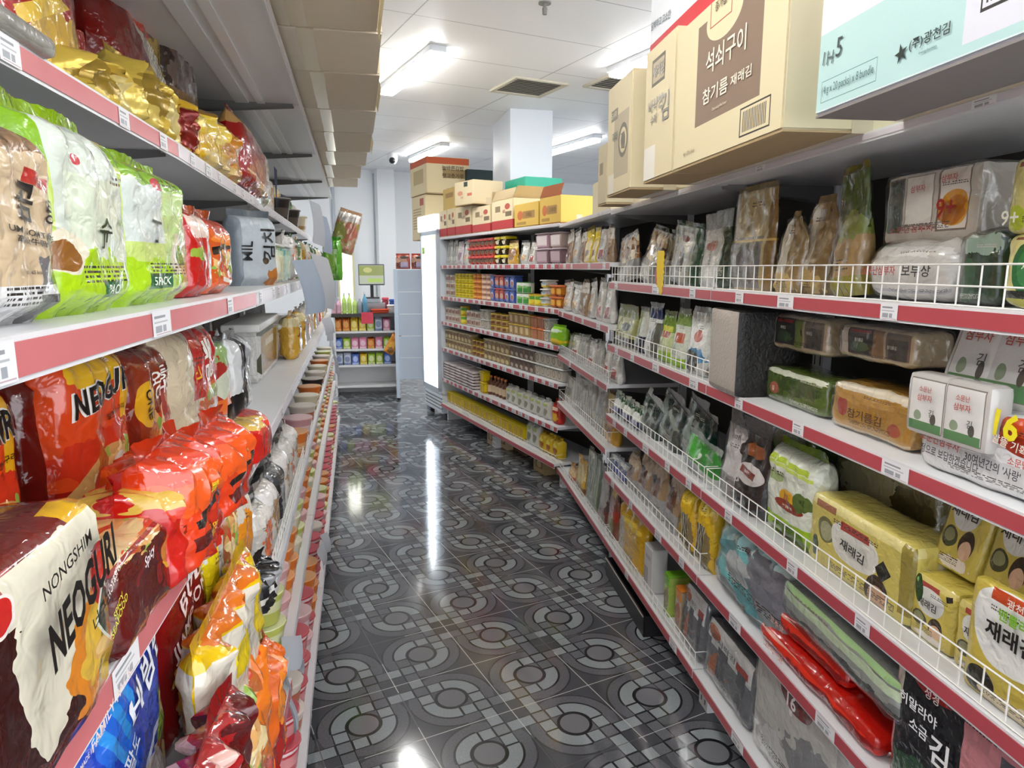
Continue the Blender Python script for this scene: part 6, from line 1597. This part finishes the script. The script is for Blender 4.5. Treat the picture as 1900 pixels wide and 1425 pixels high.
rows = [('upper shelf', .805, [0, 0, 1, 1, 2, 5, 6], 1.15), ('middle shelf', .585, [4, 2, 6, 6, 0, 6, 2], .95), ('lower shelf', .385, [5, 5, 4, 1, 2, 2, 4], 1.0)]
for nm, z, seq, hs in rows:
    for k, i in enumerate(seq):
        sweet(i, CM @ Matrix.Translation((.0 + k * .098, .06, z)) @ Matrix.Diagonal((1.05, 1, hs, 1)), '%s sweet packet, %s from the left on the %s of the checkout counter' % (CN[i], ORD[k], nm))
for o in sp.values():
    if 'done' in o: del o['done']
for o in list(COL.objects):
    if 'done' in o: del o['done']
CT = 1.02
ob = tag(link('sign', (lambda b: (box(b, -.07, .07, -.004, .004, 0, .14), b)[1])(B()), plain('pink_sign', sr('#e0485c'), .5), smooth=False), 'blank red pink paper sign hanging on the checkout counter edge', 'sign')
ob.matrix_world = CM @ Matrix.Translation((.36, -.03, .9))
t = tag(empty('checkout_monitor'), 'checkout screen showing green pictures, back edge dark', 'monitor')
bm = B(); box(bm, -.16, .16, -.015, .015, .16, .42, bev=.006); scr = link('screen_body', bm, plain('monitor_grey', sr('#5a5f66'), .4), t)
bm = B(); quad_uv(bm, -.15, .15, .175, .405, -.0165); link('screen', bm, pmat('screen_picture', '#cfd8c0', [('r', .5, .72, .5, .26, '#a8b46a'), ('e', .35, .75, .18, .14, '#d8d890'), ('r', .65, .2, .3, .1, '#c8e878')], .2, 0), t, False)
bm = B(); box(bm, -.02, .02, 0, .03, 0, .2); link('stand', bm, BLACK, t, False)
bm = B(); box(bm, -.09, .09, -.06, .08, 0, .012); link('stand_base', bm, BLACK, t, False)
t.matrix_world = CM @ Matrix.Translation((.42, .25, CT + .18))
t2 = tag(empty('till'), 'grey cash register under the checkout screen', 'till')
bm = B(); box(bm, -.16, .16, -.12, .14, 0, .12, bev=.008); link('cash_drawer', bm, plain('till_grey', sr('#8c9298'), .4), t2)
bm = B(); box(bm, -.1, .1, -.05, .1, .12, .18, bev=.01); link('printer', bm, plain('till_light', sr('#b8bec4'), .4), t2)
t2.matrix_world = CM @ Matrix.Translation((.42, .25, CT + .001))
BT = [('pink bottle', '#e8b8c8'), ('pink bottle', '#e8b8c8'), ('lime bottle', '#c8e87a'), ('lime bottle', '#c8e87a'), ('lime bottle', '#c8e87a'), ('grey bottle', '#9aa4ac'), ('blue bottle', '#6aa8c8')]
for k, (nm, c) in enumerate(BT):
    ob = bottle(.03, .2 + .05 * (k in (2, 3)) + .06 * (k == 6), plain('drink_' + c[1:], sr(c), .2), WHL, '%s on the checkout counter, %s from its left end' % (nm, ORD[k]), group='bottles on the checkout counter', lab=plain('drink_label_' + c[1:], tuple(x * .8 for x in sr(c)), .4))
    ob.matrix_world = CM @ Matrix.Translation((-.04 + .062 * k, .08, CT + .001))
for k, (nm, c, x, y, sx, sz) in enumerate([('orange red snack tray', '#d8502c', .52, .06, .22, .05), ('white snack box', '#d8d8d4', .66, .1, .12, .1), ('blue box', '#3a5aa8', .68, .3, .1, .16), ('red box', '#c8485a', .58, .35, .08, .18)]):
    ob = tub(sx, sz, .12, plain('ct_' + c[1:], sr(c), .4), plain('ct_lid_' + c[1:], tuple(min(1, v * 1.3) for v in sr(c)), .4), nm + ' on the right part of the checkout counter', name='food_box', cat='box', group='boxes on the checkout counter')
    ob.matrix_world = CM @ Matrix.Translation((x, y, CT + .001))

# ------------------------------------------------------------------ far left bays: cups, pouches and paper
x1, x2, x3, x4, x5, x6 = [v + SH for v in (1.82, 1.482, 1.118, .72, .46, .115)]
CUPS = [('red_bowl', '#b8343c', [('r', .5, .5, 9, .2, '#d88a8c'), ('r', .5, .86, 9, .06, '#e8d0d0')]), ('pale_cup', '#d0c4b8', [('r', .5, .5, 9, .2, '#b8684a')]), ('lime_cup', '#b8bc5a', [('r', .5, .6, 9, .16, '#d8d8a8')]), ('orange_cup', '#d8742c', [('r', .5, .4, 9, .2, '#e8b07a')]), ('pink_cup', '#d09a9c', [('r', .5, .5, 9, .18, '#e8cccc')]), ('black_cup', '#24201e', [('r', .5, .4, 9, .2, '#5a5048')]), ('cream_cup', '#d8cfb4', [('r', .5, .35, 9, .1, '#a88a5c'), ('e', 1.0, .65, .12, .16, '#7a5a2c')])]
CMT = [pmat(a, b, c, rough=.3, wr=0) for a, b, c in CUPS]
CNM = ['red', 'pale', 'lime', 'orange', 'pink', 'black', 'cream']
LIDS = [plain('lid_%d' % i, sr(c), .3) for i, c in enumerate(['#c8606a', '#d8cfc4', '#dce0b0', '#e0a878', '#e0c0c0', '#b8b0a8', '#e4dcc8'])]
cp = {}
GU = 'cup noodles in the far left bays'


def cup_at(i, s, q, z, label, sc=1, tilt=0):
    if i not in cp: ob = cp[i] = cup(.042, .056, .085, CMT[i], LIDS[i], label, group=GU, n=16)
    else: ob = copy_tree(cp[i]); ob['label'] = label
    set_at(ob, LF, s, q, z, random.uniform(0, 360) if not tilt else 0, tilt)
    ob.matrix_world = ob.matrix_world @ Matrix.Diagonal((sc, sc, sc, 1))


for nm, z, s0, ds, q, layers, pick in [('bottom shelf', x6, SJ + .1, .145, -.035, 2, [0, 0, 4, 0, 3, 0, 0, 1, 0, 2, 0, 3, 0]), ('low shelf', x5, SJ + .14, .15, -.008, 2, [2, 1, 3, 4, 6, 2, 1, 4, 1, 3, 6, 2])]:
    for k in range(33):
        i = pick[(k * 7 + k // 5) % len(pick)]
        for l in range(layers):
            cup_at(i, s0 + k * ds, q + .058, z + .001 + l * .096, '%s noodle cup, %s layer, %s column, %s of far left bays' % (CNM[i], ('lower', 'upper')[l], NTH(k), nm))
for k, i in enumerate([3, 4, 1, 6, 3, 5, 1, 6, 3, 1, 2, 6]):
    cup_at(i, SJ + 1.3 + k * .3, .06, x4 + .001, '%s noodle cup, %s along the fenced shelf of far left bays' % (CNM[i], ORD[k]), 1.2)
PCH = [pmat('left_pouch_%d' % i, a, [('b', .5, .5, .34, .3, b), ('r', .5, .85, .5, .1, c)], **FILM) for i, (a, b, c) in enumerate([('#cfc8c0', '#b08a60', '#e4e0dc'), ('#b8403a', '#e0c8b0', '#8a2420'), ('#d8a83c', '#8a4a1c', '#e8d8a0'), ('#4a8a3c', '#e0e4c8', '#2c5a28'), ('#c0bcb4', '#e0703c', '#d8d4cc'), ('#2c2c30', '#8a8a88', '#4a4a4c')])]
PCN = ['white and tan', 'red', 'amber', 'green', 'white and orange', 'black']
pp = {}


def lp(i, s, q, z, h, label, w=.15):
    if i not in pp: ob = pp[i] = bag(.15, .2, .09, PCH[i], label, name='noodle_multipack', cat='noodle pack', group='packs in the far left bays', seed=600 + i, res=(14, 16), taper=.3)
    else: ob = copy_tree(pp[i]); ob['label'] = label
    set_at(ob, LF, s, q + .05, z + .001, random.uniform(-4, 4)); ob.matrix_world = ob.matrix_world @ Matrix.Diagonal((w / .15, 1, h / .22, 1))


for nm, z, seq, h, s0, ds, q in [('fenced shelf', x4, [4, 0, 5, 0, 4, 0], .2, SJ + .12, .19, .015), ('board with white boxes', x3, [2, 2, 4, 0, 2, 4, 1, 2, 0, 2], .22, SJ + 1.6, .34, .02), ('eye level shelf', x2, [4, 3, 2, 4, 3, 3, 2, 4, 3], .22, SJ + 1.5, .36, .02), ('upper shelf', x1, [5, 3, 4, 0, 2, 5, 3, 4], .24, SJ + 1.2, .42, .2)]:
    for k, i in enumerate(seq):
        lp(i, s0 + k * ds, q, z, h, '%s noodle pack, %s along the %s of far left bays' % (PCN[i], ORD[k], nm))
# white boxes and clear trays beyond the near bay
for k, (a, b, yt, c, lay, lab) in enumerate([
    (486, 522, 590, '#d4d2ce', [('r', .45, .5, .4, .36, '#4a4c34'), ('b', .45, .28, .34, .16, '#8a5a34'), ('r', .45, .62, .2, .06, '#c8c8b8')], 'white lidded noodle tub with a green and brown label'),
    (523, 545, 594, '#d0b8b0', [('r', .5, .5, .34, .4, '#b8443c')], 'pale box with a red label beside the white tub'),
    (546, 560, 590, '#c8c8cc', [('r', .5, .55, .3, .4, '#2c3038')], 'grey box with a black label beside the red labelled one'),
    (562, 590, 600, '#c9c2b4', [('r', .3, .3, .26, .3, '#e8dc1c'), ('r', .75, .35, .2, .25, '#2c2420')], 'pale box with a bright yellow label on the left board')]):
    s, w, hh = span(LF, x3, a, b, yt, .1)
    ob = tub(w * .94, min(hh, .26), .13, pmat('white_box_%d' % k, c, lay, **FILM), plain('white_box_lid', sr('#dcdcd8'), .3), lab, name='noodle_tub', cat='tub', lh=.14)
    set_at(ob, LF, s, .1 + .07, x3 + .001)
for k, (a, b, yt, i) in enumerate([(503, 528, 452, 2), (529, 541, 455, 4), (542, 556, 450, 3)]):
    s, w, hh = span(LF, x2, a, b, yt, .03)
    ob = tub(w * .95, min(hh, .2), .1, pmat('eye_box_%d' % k, ('#7ab02c', '#7ab8b8', '#c8402c')[k], [('r', .5, .35, .5, .36, ('#e0b82c', '#c8dcd8', '#e0a08a')[k]), ('e', .5, .4, .2, .2, '#e8e0c8')], **FILM), WHL, '%s noodle box beside the silver bag' % ('green and yellow', 'pale teal', 'red')[k], name='noodle_tub', cat='tub', lh=.08)
    set_at(ob, LF, s, .03 + .05, x2 + .001)
for k, (px, yb, i, sc) in enumerate([(516, 0, 5, 1.55), (538, 0, 5, 1.5), (553, 0, 6, 1.55)]):
    cup_at(i, LF.s_at(px, .22, x1 + .08), .23, x1 + .001 , '%s tall noodle cup, %s on the upper left shelf after the red bag' % (CNM[i], ORD[k]), sc)
# hanging paper sheets and price slips at the end of the row
PAP = plain('paper', sr('#dfe3ea'), .7); PAPB = plain('paper_blue', sr('#c2cfe0'), .7)


def sheet(px, py, s, w, h, m, label, rz=0, bend=.02, roll=0):
    q = None
    # the sheet hangs at distance s along the row, its top middle seen at (px, py)
    lo = -.4; hi = .5
    for _ in range(40):
        q = (lo + hi) / 2
        z = LF.z_at(py, s, q); v = LF.P(s, q, z) - CAM
        x = CX + F * v.dot(RT) / v.dot(FW)
        if x > px: lo = q
        else: hi = q
    bm = B(); n = 6; rw = []
    for j in range(n + 1):
        t_ = j / n
        rw.append([bm.verts.new(((i / 4 - .5) * w, -bend * math.sin(t_ * 2) + .3 * bend * math.sin(i * 1.5), -t_ * h)) for i in range(5)])
    for j in range(n):
        for i in range(4): bm.faces.new((rw[j][i], rw[j + 1][i], rw[j + 1][i + 1], rw[j][i + 1]))
    bmesh.ops.solidify(bm, geom=bm.faces[:], thickness=.0008)
    ob = tag(link('paper_sheet', bm, m), label, 'paper', 'paper sheets on the left row')
    set_at(ob, LF, s, q, z, rz, 0, roll)
    return ob


sheet(583, 375, 3.4, .13, .2, PAP, 'white paper sheet standing on the upper left shelf edge, nearer one', -20, .03, 12)
sheet(598, 400, 3.9, .15, .2, PAPB, 'white paper sheet on the upper left shelf edge, farther one', -15, .03, 8)
sheet(560, 482, 2.7, .15, .2, PAPB, 'pale blue paper sheet hanging below the silver bag shelf, nearer one', -25, .04, -4)
sheet(592, 474, 3.3, .2, .24, PAP, 'white paper sheet hanging below the silver bag shelf, farther one', -20, .04, 10)
bm = B(); v = [bm.verts.new(c) for c in ((-.07, 0, 0), (.07, 0, 0), (-.05, 0, -.2))]; bm.faces.new(v); bmesh.ops.solidify(bm, geom=bm.faces[:], thickness=.002)
ob = tag(link('paper_pennant', bm, plain('navy_paper', sr('#34406c'), .6)), 'navy triangular paper between the white sheets on the upper left shelf', 'paper')
set_at(ob, LF, 3.6, LF_Q if False else .12, 2.05)
for k, (px, py, s) in enumerate([(545, 1195, 1.95), (515, 1225, 1.75), (532, 1290, 1.72), (592, 1015, 2.9), (600, 990, 3.1), (540, 1180, 1.9)]):
    sheet(px, py, s, .08 + .02 * (k % 2), .09, PAP, 'small white paper slip curling off the low left shelf edge, %s from the camera' % ORD[(1, 0, 2, 4, 5, 3)[k] % 6], 30 - 12 * k, .02, 20 * (k % 3) - 15)
for k in range(7):
    sheet(604 + 3 * k, 590 + 14 * k, 4.4 + .25 * k, .1, .1, PAP, 'small white price slip hanging at the far left row end, %s from the top' % ORD[k], -30 + 9 * k, .02, 12 * (k % 3) - 8)
# bag of coloured balls hanging at the row end
ob = bag(.16, .27, .11, pmat('candy_bag', ['#c8a07a', '#d88a6a', '#b8a860', '#d8b898', '#c87a68'], [('b', .5, .95, .6, .2, '#d4cfc8'), ('b', .7, .55, .3, .25, '#d8846c'), ('b', .3, .5, .3, .25, '#a8a858')], **CLR), 'clear bag of pink and green sweets hanging at the end of the left row', name='sweet_bag', cat='sweets', seed=640, taper=.35)
r = ray(632, 468); ob.matrix_world = Matrix.Translation(CAM + r * 4.9) @ Matrix.Rotation(-YAW, 4, 'Z') @ Matrix.Rotation(.3, 4, 'Y')
ob = bag(.12, .26, .1, pmat('green_end_bag', '#5aa82c', [('b', .5, .5, .3, .3, '#8ac04a')], **FILM), 'bright green bag hanging below the bag of sweets at the row end', name='snack_bag', cat='bag', seed=641)
r = ray(619, 520); ob.matrix_world = Matrix.Translation(CAM + r * 4.7) @ Matrix.Rotation(-YAW, 4, 'Z')
# steel rails under the top left shelf
for k, (q, w_) in enumerate([(.1, .03), (.17, .05)]):
    bm = B(); box(bm, -2.45, 2.45, -w_ / 2, w_ / 2, 0, .014)
    ob = tag(link('steel_rail', bm, RAIL, smooth=False), 'long bright steel rail under the top left shelf, %s' % ('narrow one nearer the aisle', 'wide one nearer the wall')[k], 'rail')
    set_at(ob, LF, SJ + 2.46, q, yT - .026)
